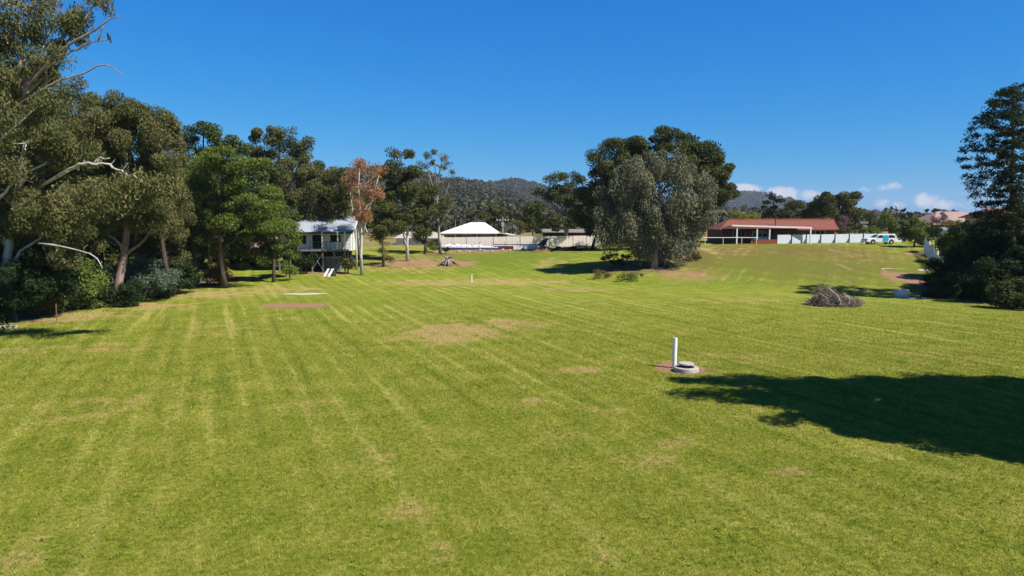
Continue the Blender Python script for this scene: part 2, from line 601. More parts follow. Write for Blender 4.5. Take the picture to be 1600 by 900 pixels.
for a in [('dirt', 1068, 577, 50, 11), ('dirt', 465, 477, 70, 5, 0.72), ('dirt', 712, 412, 38, 5, 0.75), ('dirt', 1425, 437, 36, 14, 0.95),
          ('dirt', 1075, 430, 55, 14, 0.45), ('dirt', 640, 411, 55, 8, 0.6), ('dirt', 760, 392, 90, 4, 0.6), ('dirt', 500, 427, 60, 5, 0.6),
          ('dirt', 1440, 398, 25, 5, 0.6), ('dirt', 1315, 395, 6, 9, 0.6), ('dirt', 1315, 415, 6, 9, 0.55), ('dirt', 1314, 436, 6, 10, 0.5),
          ('dry', 700, 521, 95, 19, 0.95), ('dry', 800, 508, 70, 12, 0.7), ('dry', 735, 441, 190, 6, 0.75), ('dry', 430, 452, 90, 6, 0.6),
          ('dry', 330, 515, 80, 18, 0.35), ('dry', 1150, 392, 80, 10, 0.35), ('dry', 1330, 402, 120, 14, 0.25), ('dry', 1235, 735, 40, 11, 0.8),
          ('dry', 835, 625, 30, 4, 0.8), ('dry', 585, 705, 45, 32, 0.4), ('dry', 1040, 690, 60, 15, 0.35), ('dry', 900, 578, 55, 6, 0.6),
          ('dry', 90, 497, 120, 9, 0.9), ('dry', 210, 478, 120, 7, 0.85), ('dry', 330, 460, 110, 7, 0.8), ('dry', 640, 800, 60, 30, 0.3),
          ('dry', 700, 860, 60, 22, 0.3), ('dry', 1190, 640, 20, 5, 0.7), ('dry', 930, 640, 60, 6, 0.5), ('dry', 130, 640, 90, 40, 0.3),
          ('dry', 110, 545, 160, 12, 0.4), ('dry', 1010, 720, 90, 14, 0.4), ('dry', 870, 690, 60, 18, 0.3), ('dry', 1100, 560, 160, 10, 0.3),
          ('dry', 640, 415, 90, 14, 0.5), ('dry', 860, 415, 30, 14, 0.55), ('dry', 1180, 470, 200, 5, 0.3), ('dry', 900, 452, 90, 4, 0.5),
          ('dry', 960, 870, 80, 20, 0.3), ('dry', 480, 640, 70, 20, 0.25), ('dry', 1480, 560, 150, 14, 0.25), ('dry', 60, 860, 90, 40, 0.35),
          ('pale', 478, 459, 46, 1.2, 0.95), ('dry', 1108, 392, 10, 14, 0.95), ('pale', 905, 388, 30, 3, 0.5), ('pale', 1445, 422, 12, 2, .6),
          ('lush', 1270, 425, 240, 30, 0.5), ('browned', 1270, 416, 235, 36, 0.95), ('browned', 1100, 408, 70, 26, 1.0), ('browned', 760, 404, 120, 14, 0.5), ('browned', 640, 412, 100, 14, 0.6), ('lush', 1165, 443, 120, 8, 0.6), ('lush', 800, 410, 110, 20, 0.8), ('lush', 10, 545, 60, 12, 0.9), ('lush', 620, 428, 80, 5, 0.7),  # these patches turn the slope's grass deeper green and olive brown
          ('lush', 1010, 440, 90, 8, 0.5), ('lush', 1340, 480, 160, 12, 0.3), ('lush', 560, 470, 150, 12, 0.4), ('lush', 1230, 386, 70, 4, 0.5),
          ('lush', 430, 430, 50, 6, 0.6)]:
    patch(*a)
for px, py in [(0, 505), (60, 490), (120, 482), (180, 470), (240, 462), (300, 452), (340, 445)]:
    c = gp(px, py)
    PATCH.append(('mulch_shade', c.x - 5, c.y + 4, 6.5, 6.0, 0.95))  # leaf litter doubling as a painted band of shade along the wood
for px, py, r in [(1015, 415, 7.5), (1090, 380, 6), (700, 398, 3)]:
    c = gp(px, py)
    PATCH.append(('mulch_shade', c.x - 1.5, c.y, r, r * 0.7, 0.55))  # leaf litter that also paints in the weeping tree's shade
PATCH.append(('mulch_shade', 47, 62, 8, 9, 0.9))


def fields(x, y):
    d = {k: np.zeros(len(x)) for k in ('dry', 'dirt', 'pale', 'lush', 'mulch_shade', 'browned')}
    wob = 0.16 * np.sin(x * 1.7 + 2 * np.sin(y * 0.9)) + 0.14 * np.sin(y * 1.3 + x * 0.6) + 0.1 * np.sin(x * 4.1 - y * 2.3)
    for kind, cx, cy, rx, ry, k in PATCH:
        q = np.sqrt(((x - cx) / rx) ** 2 + ((y - cy) / ry) ** 2) + wob * 0.6
        m = np.clip((1.25 - q) / 0.8, 0, 1)
        m = m * m * (3 - 2 * m) * k
        d[kind] = np.maximum(d[kind], m)
    return d


def lawn_material(name, blades):
    m, t, p = base_mat(name, 0.8 if blades else 0.95, 0.12 if blades else 0.05)
    pos = t.add('ShaderNodeNewGeometry').outputs['Position']
    big = t.noise(0.09, 4, 0.6, pos)
    mid = t.noise(0.6, 6, 0.65, pos)
    fine = t.noise(7.0, 6, 0.75, pos)
    col = t.ramp(mid, [(0.28, (0.158, 0.201, 0.018)), (0.5, (0.225, 0.253, 0.030)), (0.72, (0.307, 0.299, 0.054))])
    col = t.mix(t.rng(big, 0.35, 0.7), col, t.ramp(mid, [(0.3, (0.186, 0.223, 0.020)), (0.75, (0.302, 0.298, 0.051))]))
    # mowing lines: run away to the left, light where the wheels flattened the grass
    mp = t.add('ShaderNodeMapping')
    mp.inputs['Rotation'].default_value = (0, 0, math.radians(-23.0))
    t.link(pos, mp.inputs[0])
    sx = t.add('ShaderNodeSeparateXYZ')
    t.link(mp.outputs[0], sx.inputs[0])
    wv = t.noise(0.015, 1, 0.4, pos)
    xx = t.math('ADD', sx.outputs[0], t.math('MULTIPLY', wv, 5.0))
    mp2 = t.add('ShaderNodeMapping')
    mp2.inputs['Rotation'].default_value = (0, 0, math.radians(25.0))
    t.link(pos, mp2.inputs[0])
    sx2 = t.add('ShaderNodeSeparateXYZ')
    t.link(mp2.outputs[0], sx2.inputs[0])
    spq = t.add('ShaderNodeSeparateXYZ')
    t.link(pos, spq.inputs[0])
    upm = t.math('MULTIPLY', t.rng(spq.outputs[1], 70.0, 75.0), t.rng(spq.outputs[0], 12.0, 22.0))
    xx = t.math('ADD', xx, t.math('MULTIPLY', t.math('SUBTRACT', t.math('MULTIPLY', sx2.outputs[0], 0.9), xx), upm))
    sv = t.add('ShaderNodeCombineXYZ')
    t.link(t.math('MULTIPLY', xx, 1.0), sv.inputs[0])
    t.link(t.math('MULTIPLY', sx.outputs[1], 0.035), sv.inputs[1])
    s1 = t.noise(0.85, 1, 0.5, sv.outputs[0])
    s2 = t.noise(3.2, 2, 0.55, sv.outputs[0])
    st = t.math('SINE', t.math('MULTIPLY', xx, 2 * PI / 1.12))
    brk = t.math('ADD', t.math('MULTIPLY', t.math('SUBTRACT', s1, 0.5), 3.2), t.math('MULTIPLY', t.math('SUBTRACT', s2, 0.5), 3.0))
    brk = t.math('ADD', t.math('ADD', brk, t.math('MULTIPLY', st, 0.5)), t.math('MULTIPLY', t.math('SUBTRACT', mid, 0.5), 1.2))
    area = t.rng(t.noise(0.05, 3, 0.6, pos), 0.3, 0.65, 0.35, 1.0)
    fade = t.rng(spq.outputs[1], 13.0, 32.0, 0.6, 1.1)
    strength = t.math('MULTIPLY', t.math('MULTIPLY', t.rng(brk, 0.1, 1.5), 0.66), t.math('MULTIPLY', area, fade))
    col = t.mix(strength, col, (0.46, 0.43, 0.12))
    dk = t.math('MULTIPLY', t.math('MULTIPLY', t.rng(brk, -0.2, -1.4), 0.55), fade)
    col = t.mix(dk, col, (0.112, 0.160, 0.018))
    browned = t.math('MULTIPLY', t.attr('browned'), t.rng(t.math('ADD', brk, t.math('MULTIPLY', fine, 0.8)), -1.6, 1.4, 0.86, 1.0))
    col = t.mix(browned, col, t.ramp(fine, [(0.3, (0.125, 0.098, 0.024)), (0.7, (0.215, 0.158, 0.050))]))
    col = t.mix(t.math('MULTIPLY', t.attr('lush'), 0.65), col, (0.125, 0.205, 0.016))
    ragged = t.math('ADD', t.math('MULTIPLY', t.math('SUBTRACT', mid, 0.5), 2.2), t.math('MULTIPLY', t.math('SUBTRACT', fine, 0.5), 2.0))

    def am(name_, a, b):
        at_ = t.attr(name_)
        rg = t.math('MULTIPLY', ragged, t.rng(at_, 0.02, 0.3))
        if name_ == 'dry':
            rg = t.math('ADD', rg, t.math('MULTIPLY', t.math('MULTIPLY', brk, 0.16), t.rng(at_, 0.02, 0.3)))
        return t.rng(t.math('ADD', at_, rg), a, b)
    drycol = t.ramp(fine, [(0.3, (0.31, 0.235, 0.085)), (0.7, (0.50, 0.355, 0.15))])
    col = t.mix(t.math('MULTIPLY', am('dry', 0.15, 0.95), 0.85), col, drycol)
    tuft = t.noise(5.5, 3, 0.6, pos)
    col = t.mix(0.75, col, t.ramp(tuft, [(0.30, (0.50, 0.62, 0.40)), (0.48, (0.96, 0.98, 0.9)), (0.66, (1.38, 1.28, 1.5))]), 'MULTIPLY')
    # scattered thatch and worn spots everywhere
    col = t.mix(t.math('MULTIPLY', t.rng(t.noise(2.6, 6, 0.75, pos), 0.58, 0.78), 0.4), col, (0.37, 0.31, 0.125))
    if not blades:
        col = t.mix(am('mulch_shade', 0.15, 0.6), col, t.ramp(fine, [(0.3, (0.085, 0.055, 0.035)), (0.7, (0.24, 0.16, 0.10))]))
        col = t.mix(am('dirt', 0.2, 0.75), col, t.ramp(fine, [(0.3, (0.27, 0.135, 0.075)), (0.7, (0.42, 0.25, 0.16))]))
        col = t.mix(am('pale', 0.2, 0.6), col, (0.60, 0.54, 0.46))
        col = t.mix(0.55, col, t.ramp(t.noise(22, 5, 0.8, pos), [(0.25, (0.45, 0.50, 0.40)), (0.5, (0.92, 0.92, 0.92)), (0.75, (1.15, 1.15, 1.15))]), 'MULTIPLY')
        bump(t, p, t.math('ADD', t.noise(14, 6, 0.8, pos), t.math('MULTIPLY', fine, 1.2)), 0.8, 0.06)
    else:
        tin = t.attr('tint')
        col = t.mix(0.75, col, t.ramp(tin, [(0.0, (0.50, 0.62, 0.35)), (0.5, (1.16, 1.13, 1.05)), (1.0, (1.8, 1.55, 1.6))]), 'MULTIPLY')
        tr = t.add('ShaderNodeBsdfTranslucent')
        t.link(col, tr.inputs['Color'])
        ms = t.add('ShaderNodeMixShader')
        ms.inputs[0].default_value = 0.3
        t.link(p.outputs[0], ms.inputs[1])
        t.link(tr.outputs[0], ms.inputs[2])
        t.link(ms.outputs[0], m.node_tree.nodes['Material Output'].inputs['Surface'])
    t.link(col, p.inputs['Base Color'])
    return m


M_LAWN = lawn_material('lawn_ground', False)
M_BLADE = lawn_material('lawn_blades', True)


def grid_lines(parts):
    out = []
    for a, b, s in parts:
        out += list(np.arange(a, b, s))
    return np.array(out + [parts[-1][1]], float)


gx = grid_lines([(-4500, -1000, 500), (-1000, -200, 100), (-200, -70, 10), (-70, -40, 2), (-40, 75, 0.4), (75, 95, 2), (95, 205, 10), (205, 1005, 100), (1005, 4505, 500)])
gy = grid_lines([(-400, -50, 50), (-50, 8, 4), (8, 26, 0.3), (26, 126, 0.45), (126, 206, 5), (206, 406, 20), (406, 1006, 100), (1006, 5006, 500)])
GX, GY = np.meshgrid(gx, gy)
fx, fy = GX.ravel(), GY.ravel()
gv = np.stack([fx, fy, gz(fx, fy)], 1)
nx, ny = len(gx), len(gy)
ii = (np.arange(ny - 1)[:, None] * nx + np.arange(nx - 1)[None, :]).ravel()
gf = np.stack([ii, ii + 1, ii + nx + 1, ii + nx], 1)
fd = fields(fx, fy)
fd['dry'] = np.maximum(fd['dry'], np.clip((fy - 122) / 12, 0, 0.8))
fd['mulch_shade'] = np.maximum(fd['mulch_shade'], np.clip((fy - 124) / 12, 0, 0.35))
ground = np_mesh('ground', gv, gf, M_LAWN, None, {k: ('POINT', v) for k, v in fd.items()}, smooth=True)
tag(ground, 'mown green lawn running up to a low grassy slope', 'lawn', kind='structure')


def grass_blades():
    n = 740000
    y = np.empty(0)
    while len(y) < n:
        q = RNG.uniform(11.0, 64.0, n)
        keep = RNG.random(n) < (q / 11.0) ** -0.25 * np.clip((64 - q) / 34, 0, 1)
        keep |= RNG.random(n) < 0.0
        y = np.concatenate([y, q[keep]])
    y = y[:n]
    x = RNG.uniform(-1, 1, n) * (y * 0.765 + 3.5)
    fdd = fields(x, y)
    ok = (fdd['dirt'] < 0.35 + 0.3 * RNG.random(n)) & (fdd['mulch_shade'] < 0.4) & (fdd['pale'] < 0.4)
    x, y = x[ok], y[ok]
    n = len(x)
    fdd = {k: v[ok] for k, v in fdd.items()}
    z = gz(x, y)
    sc = (y / 13.0) ** 0.42
    straw = RNG.random(n) < 0.13
    tall = 1 + 1.1 * (RNG.random(n) < 0.04)
    h = RNG.uniform(0.02, 0.055, n) * sc * (1 - 0.4 * fdd['dry']) * tall
    w = RNG.uniform(0.0055, 0.0115, n) * sc
    fdd['dry'] = np.maximum(fdd['dry'], straw * 0.95)
    ang = RNG.uniform(0, 2 * PI, n)
    lean = RNG.normal(size=(n, 2)) * 0.75
    c = np.stack([x, y, z - 0.004], 1)
    side = np.stack([np.cos(ang), np.sin(ang), np.zeros(n)], 1) * w[:, None]
    tip = np.stack([lean[:, 0] * h, lean[:, 1] * h, h], 1)
    v = np.empty((n, 3, 3))
    v[:, 0], v[:, 1], v[:, 2] = c - side, c + side, c + tip
    attrs = {k: ('POINT', np.repeat(val, 3)) for k, val in fdd.items() if k in ('dry', 'lush')}
    attrs['tint'] = ('POINT', np.repeat(RNG.random(n), 3))
    o = np_mesh('grass', v.reshape(-1, 3), np.arange(n * 3).reshape(n, 3), M_BLADE, None, attrs, k=3)
    tag(o, 'short mown grass blades covering the near lawn', 'grass', kind='stuff')


grass_blades()


def weed_rosettes():
    n = 3000
    y = 11.5 + 48 * RNG.random(n) ** 1.3
    x = RNG.uniform(-1, 1, n) * (y * 0.765 + 1.0)
    cl = np.sin(x * 0.9 + 2.0 * np.sin(y * 0.31)) + np.sin(y * 0.7 - x * 0.4) + RNG.normal(size=n) * 0.7
    ok = cl > 0.4
    x, y = x[ok], y[ok]
    n, k = len(x), 8
    a = RNG.uniform(0, 2 * PI, (n, k))
    r = RNG.uniform(0.01, 0.075, (n, k))
    px, py = x[:, None] + r * np.cos(a), y[:, None] + r * np.sin(a)
    c = np.stack([px, py, gz(px, py) + RNG.uniform(0.025, 0.05, (n, k))], -1).reshape(-1, 3)
    up = np.tile(np.array([[0.0, 0.0, 1.0]]), (len(c), 1))
    v, f = leaf_quads(c, up, 0.055, 0.6, 0.0, RNG, 0.8)
    tint = np.clip(np.repeat(RNG.normal(0.6, 0.25, n), k) + RNG.normal(size=n * k) * 0.12, 0, 1)
    o = np_mesh('weeds', v, f, LEAF['clover'], None, {'tint': ('FACE', tint)})
    tag(o, 'scattered low clover and broad leaved weeds in the near lawn', 'weeds', kind='stuff')


weed_rosettes()


# ------------------------------------------------------------------ hills
def hill(name, label, ridge, Yr, Yf, mat, trees=0, tl=2.2, th=7.0, seed=3, back=900, clear=None):
    """ridge: list of (px, py) of the skyline, standing at distance Yr, foot at Yf"""
    rng = np.random.default_rng(seed)
    rx = np.array([(p - 800) / F * Yr for p, _ in ridge])
    rz = np.array([CAMZ + (HZ - q) / F * Yr for _, q in ridge]) - (th * 0.9 if trees else 0)

    def hz(x, y):
        top = np.interp(x, rx, rz)
        s = np.clip((y - Yf) / (Yr - Yf), 0, 1)
        spur = 1 + 0.16 * np.sin(x * 14 / Yr + 1.7 * np.sin(y * 9 / Yr) + seed) * np.sin(PI * s) + 0.08 * np.sin(x * 37 / Yr + y * 21 / Yr) * np.sin(PI * s)
        s2 = np.clip((y - Yr) / back, 0, 1)
        return 1.0 + (top - 1.0) * (s ** 1.5) * spur * (1 - 0.75 * s2 * s2)
    xs = np.linspace(rx[0], rx[-1], 160)
    ys = np.concatenate([np.linspace(Yf, Yr, 90), np.linspace(Yr, Yr + back, 16)[1:]])
    X, Y = np.meshgrid(xs, ys)
    x, y = X.ravel(), Y.ravel()
    z = hz(x, y) + rng.normal(size=len(x)) * 0.5
    nx_, ny_ = len(xs), len(ys)
    i0 = (np.arange(ny_ - 1)[:, None] * nx_ + np.arange(nx_ - 1)[None, :]).ravel()
    o = np_mesh(name, np.stack([x, y, z], 1), np.stack([i0, i0 + 1, i0 + nx_ + 1, i0 + nx_], 1), mat, smooth=True)
    tag(o, label, 'hill', kind='structure')
    if not trees:
        return
    tx = rng.uniform(rx[0], rx[-1], trees)
    ty = Yf + (Yr * 1.03 - Yf) * rng.random(trees) ** 0.8
    if clear is not None:
        ok = clear(tx, ty, rng)
        tx, ty = tx[ok], ty[ok]
    k = 46
    tr = rng.uniform(0.6, 1.25, len(tx))
    tz = hz(tx, ty) + th * 0.5 * tr
    q = unit(rng.normal(size=(len(tx), k, 3)).reshape(-1, 3)).reshape(len(tx), k, 3)
    q[:, :, 2] = np.abs(q[:, :, 2]) * 1.1 - 0.25
    c = np.stack([tx, ty, tz], 1)[:, None, :] + q * (np.array([th * 0.5, th * 0.5, th * 0.62]) * tr[:, None, None]) * (rng.random((len(tx), k, 1)) ** 0.3)
    v, f = leaf_quads(c.reshape(-1, 3), unit(q.reshape(-1, 3)), tl, 0.7, 0.2, rng, 0.65)
    tint = np.clip(np.repeat(rng.normal(0.45, 0.24, len(tx)), k) + rng.normal(size=len(tx) * k) * 0.12, 0, 1)
    w = np_mesh('forest', v, f, LEAF['hill'], None, {'tint': ('FACE', tint)})
    tag(w, 'dense grey green bush covering ' + label, 'forest', kind='stuff')


M_HILL = plain('hill_earth', (0.085, 0.075, 0.05), 0.95, 0.05, var=0.4, scale=0.02)
M_DRYHILL = plain('dry_grass_hill', (0.26, 0.215, 0.125), 0.95, 0.05, var=0.35, scale=0.03)

hill('hill', 'the long wooded hill behind the white roofed house',
     [(250, 335), (380, 300), (460, 282), (510, 273), (540, 265), (600, 262), (660, 268), (700, 277), (745, 282), (775, 291), (810, 306), (850, 322), (900, 336), (980, 342)],
     820, 175, M_HILL, 6200, 2.2, 8.0, 3)
hill('hill', 'the farther dark hill left of the big central trees',
     [(600, 320), (690, 300), (740, 288), (775, 283), (805, 280), (830, 284), (860, 294), (900, 300), (960, 318), (1040, 338)],
     1700, 900, M_HILL, 4200, 4.4, 13.0, 8)
hill('hill', 'the low dry grass rise behind the red roofed house',
     [(1040, 338), (1100, 326), (1150, 321), (1190, 323), (1230, 329), (1290, 336), (1400, 342)],
     560, 180, M_DRYHILL, 330, 1.4, 5.0, 5, back=300)
hill('hill', 'the distant blue mountain behind the red roofed house',
     [(1000, 330), (1060, 318), (1110, 306), (1145, 301), (1165, 299), (1190, 303), (1215, 313), (1250, 325), (1300, 334), (1345, 330), (1362, 336), (1400, 338), (1440, 337), (1480, 339), (1560, 342), (1700, 344)],
     3000, 1700, M_HILL, 4200, 7.5, 17.0, 9, back=700)

# ------------------------------------------------------------------ trees: the wood along the left edge

G_WOOD = 'trees of the wood along the left edge of the lawn'
T('gum_tree', 'tall white limbed gum at the left edge with bare branches reaching over the lawn', (-70, 0), [
    (20, 10, 70, 42), (-10, 80, 55, 60), (100, 22, 40, 30), (148, 8, 26, 20), (70, 70, 34, 34), (55, 118, 50, 30), (112, 62, 26, 20),
    (-40, 170, 80, 55), (-60, 40, 70, 70), (85, 108, 28, 18), (10, 60, 40, 40), (120, 40, 24, 20), (30, 130, 40, 40), (20, 180, 40, 26, -1.5), (60, 165, 36, 20, -2), (-5, 215, 40, 30, -1.5), (70, 90, 24, 16, -1.5)], D=36, leaf='olive', bark='pale', r0=0.3, L=0.24,
  aspect=0.3, dens=1.15, rc=0.62, zs=0.95, droop=1.4, seed=21, twigs=150, ck=1.7, group=G_WOOD,
  trunk=[(-60, 420), (-45, 330), (-30, 250), (-5, 190), (22, 160, -.3)],
  extra=[([(22, 160, -.3), (45, 135, -.5), (78, 96, -.8), (105, 72, -1), (132, 56, -1.1), (158, 40, -1.2), (172, 30, -1.2), (190, 25, -1.3)], 0.095, 0.016),
         ([(92, 88, -.9), (112, 80, -.9), (128, 72, -1), (142, 66, -1), (158, 64, -1), (170, 62, -1)], 0.06, 0.02),
         ([(152, 66, -1), (158, 52, -1.1), (161, 40, -1.2)], 0.035, 0.03),
         ([(-20, 215, -1), (20, 172, -1.3), (55, 148, -1.5), (98, 124, -1.7), (128, 116, -1.8), (150, 104, -1.9), (166, 101, -1.9), (178, 107, -2), (192, 117, -2)], 0.07, 0.014),
         ([(62, 116, -.4), (84, 98, -.4), (102, 96, -.5), (126, 93, -.5)], 0.05, 0.02),
         ([(10, 165, 0), (38, 120, .3), (45, 92, .4), (46, 74, .5)], 0.06, 0.02),
         ([(60, 118, -.5), (80, 100, -.5), (90, 82, -.6), (98, 60, -.6), (104, 36, -.6)], 0.055, 0.015)])
T('gum_tree', 'olive gum with a long white bough arching out over the shade', (-10, 0), [
    (40, 235, 75, 55), (-30, 280, 70, 75), (70, 300, 55, 50), (30, 360, 65, 45), (95, 235, 40, 40), (110, 345, 40, 40), (60, 410, 50, 30), (0, 420, 50, 40), (120, 400, 36, 30), (215, 298, 32, 15, -8), (252, 290, 20, 12, -8), (150, 308, 40, 18, -8), (100, 330, 40, 24, -8), (190, 315, 36, 15, -9), (120, 345, 40, 18, -9), (60, 350, 40, 22, -9)], D=48, leaf='olive',
  bark='white', r0=0.4, L=0.27, aspect=0.36, dens=2.4, rc=0.95, zs=0.95, droop=1.2, seed=22, twigs=110, group=G_WOOD, outb=0.8,
  extra=[([(20, 330, 1.5), (55, 300, -1), (85, 278, -3), (110, 264, -4.6), (124, 257, -4.9), (138, 254, -5), (150, 257, -5), (158, 255, -5), (172, 257, -5), (180, 264, -5), (190, 267, -5), (200, 275, -5), (208, 273, -5), (222, 285, -5), (232, 287, -5), (246, 296, -5)], 0.12, 0.02),
         ([(150, 256, -5), (158, 246, -5), (163, 249, -5), (172, 247, -5)], 0.07, 0.02), ([(208, 274, -5), (214, 268, -5), (222, 270, -5)], 0.04, 0.015), ([(222, 284, -5), (232, 294, -5), (238, 293, -5)], 0.035, 0.012),
         ([(-20, 320, -3), (10, 300, -3.2), (20, 288, -3.2), (34, 280, -3.3)], 0.09, 0.03),
         ([(60, 380, -3), (102, 386, -3.4), (122, 391, -3.5), (140, 396, -3.5), (152, 404, -3.6), (160, 420, -3.6)], 0.055, 0.02)])
T('gum_tree', 'bushy olive gum with a leaning pinkish trunk behind the grey wattle', (181, 474), [
    (140, 180, 52, 55), (215, 215, 48, 52), (235, 290, 45, 60), (160, 285, 60, 60), (200, 345, 45, 34), (150, 230, 50, 45), (205, 180, 28, 22), (245, 350, 40, 40), (140, 350, 40, 40), (250, 240, 30, 40)],
  leaf='olive', bark='pink', r0=0.40, L=0.25, aspect=0.36, dens=2.3, rc=0.8, zs=0.95, droop=1.1, seed=23, twigs=110, group=G_WOOD,
  trunk=[(186, 440), (194, 400), (198, 360), (195, 300), (185, 250), (180, 210)], outb=0.6)
T('gum_tree', 'reddish olive gum set back in the middle of the left wood', (90, 0), [
    (95, 190, 50, 50), (60, 240, 60, 50), (120, 300, 60, 60), (90, 380, 60, 50), (30, 300, 60, 60), (20, 160, 50, 40), (60, 130, 40, 30)], D=66, leaf='olive', bark='brown', r0=0.35,
  L=0.3, aspect=0.4, dens=2.2, rc=1.0, zs=0.9, droop=1.0, seed=24, twigs=60, group=G_WOOD)
T('gum_tree', 'narrow olive gum beside the bright green crowns, twiggy top', (268, 462), [
    (268, 225, 20, 50), (262, 300, 36, 50), (275, 360, 32, 45), (262, 405, 30, 26), (255, 195, 18, 18)], leaf='olive', bark='brown', r0=0.26, L=0.27, aspect=0.36,
  dens=2.2, rc=0.75, zs=1.0, droop=1.2, seed=25, twigs=90, group=G_WOOD)
T('oak_tree', 'dark bluish green tree rising behind the bright green crowns', (330, 0), [
    (318, 212, 26, 20), (345, 222, 28, 20), (300, 232, 24, 22), (368, 228, 18, 16), (330, 270, 45, 40), (340, 320, 50, 50)], D=88, leaf='bluegreen',
  bark='brown', r0=0.3, L=0.33, aspect=0.6, dens=2.3, rc=1.0, zs=0.7, droop=0.3, seed=26, twigs=50, group=G_WOOD)
T('oak_tree', 'bright green tree, leftmost of the light crowns in the left wood', (309, 447), [
    (292, 270, 34, 30), (305, 310, 40, 36), (290, 350, 36, 36), (315, 385, 30, 26)], leaf='green', bark='brown', r0=0.26, L=0.28, aspect=0.5,
  dens=2.4, rc=1.1, zs=0.62, outb=0.35, droop=0.6, seed=27, twigs=50, group=G_WOOD)
T('oak_tree', 'broad bright green tree, largest of the light crowns left of the stilt house', (352, 450), [
    (350, 258, 44, 26), (385, 268, 34, 26), (330, 295, 40, 34), (385, 310, 44, 34), (360, 345, 46, 34), (408, 345, 34, 32), (330, 380, 30, 26)],
  leaf='green', bark='brown', r0=0.3, L=0.28, aspect=0.5, dens=2.4, rc=1.15, zs=0.6, outb=0.35, droop=0.6, seed=28, twigs=70, group=G_WOOD)
T('oak_tree', 'small bright green tree with drooping skirt beside the stilt house', (427, 441), [
    (425, 320, 26, 22), (438, 350, 24, 18), (405, 372, 34, 26), (440, 382, 20, 16), (425, 408, 26, 16), (395, 405, 24, 18), (448, 418, 13, 10)],
  leaf='green', bark='brown', r0=0.2, L=0.27, aspect=0.5, dens=2.3, rc=0.95, zs=0.65, outb=0.35, droop=0.7, seed=29, twigs=50, group=G_WOOD)
T('gum_tree', 'slim dark trunked gum in the gap beneath the green crowns', (303, 448), [
    (300, 400, 26, 22), (318, 370, 24, 20)], leaf='olivedark', bark='brown', r0=0.16, L=0.25, aspect=0.4, dens=1.6, rc=0.7, seed=30, twigs=30, group=G_WOOD)
T('gum_tree', 'thin dark tree deep in the left wood behind the drooping green skirt', (375, 0), [
    (370, 385, 30, 26), (395, 360, 26, 24)], D=90, leaf='olivedark', bark='brown', r0=0.16, L=0.35, aspect=0.45, dens=1.8, rc=0.9, seed=31, twigs=30, group=G_WOOD)
T('gum_tree', 'tall open crowned gum standing behind the bright green trees', (440, 0), [
    (415, 222, 24, 22), (440, 212, 26, 16), (468, 218, 18, 20), (445, 245, 34, 24), (430, 275, 30, 22), (478, 262, 16, 16), (420, 310, 30, 30), (400, 260, 30, 30)], D=102,
  leaf='olive', bark='pale', r0=0.34, L=0.36, aspect=0.5, dens=1.9, rc=1.1, zs=0.8, droop=0.7, seed=32, twigs=70, group=G_WOOD)
T('gum_tree', 'big dark olive gum filling the back of the wood behind the leaning trunk', (215, 0), [
    (200, 200, 46, 44), (240, 215, 36, 40), (170, 260, 60, 60), (230, 300, 55, 60), (180, 350, 60, 60), (255, 370, 50, 50)], D=78, leaf='olivedark', bark='brown', r0=0.4,
  L=0.36, aspect=0.45, dens=2.4, rc=1.2, seed=33, twigs=40, group=G_WOOD)
T('gum_tree', 'dark olive gum at the back of the far left behind the white limbed one', (0, 0), [
    (-20, 200, 60, 60), (50, 200, 50, 50), (20, 280, 70, 60), (100, 270, 50, 60), (40, 370, 70, 60), (-50, 330, 60, 80)], D=76, leaf='olivedark', bark='brown', r0=0.4,
  L=0.36, aspect=0.45, dens=2.4, rc=1.2, seed=34, twigs=40, group=G_WOOD)
T('oak_tree', 'shaded green tree deep in the wood behind the light green crowns', (300, 0), [
    (280, 290, 50, 50), (340, 300, 50, 50), (300, 370, 50, 40), (400, 290, 36, 40), (440, 330, 30, 40), (370, 370, 50, 30)], D=90, leaf='bluegreen', bark='brown', r0=0.3,
  L=0.38, aspect=0.55, dens=2.3, rc=1.2, seed=35, twigs=30, group=G_WOOD)
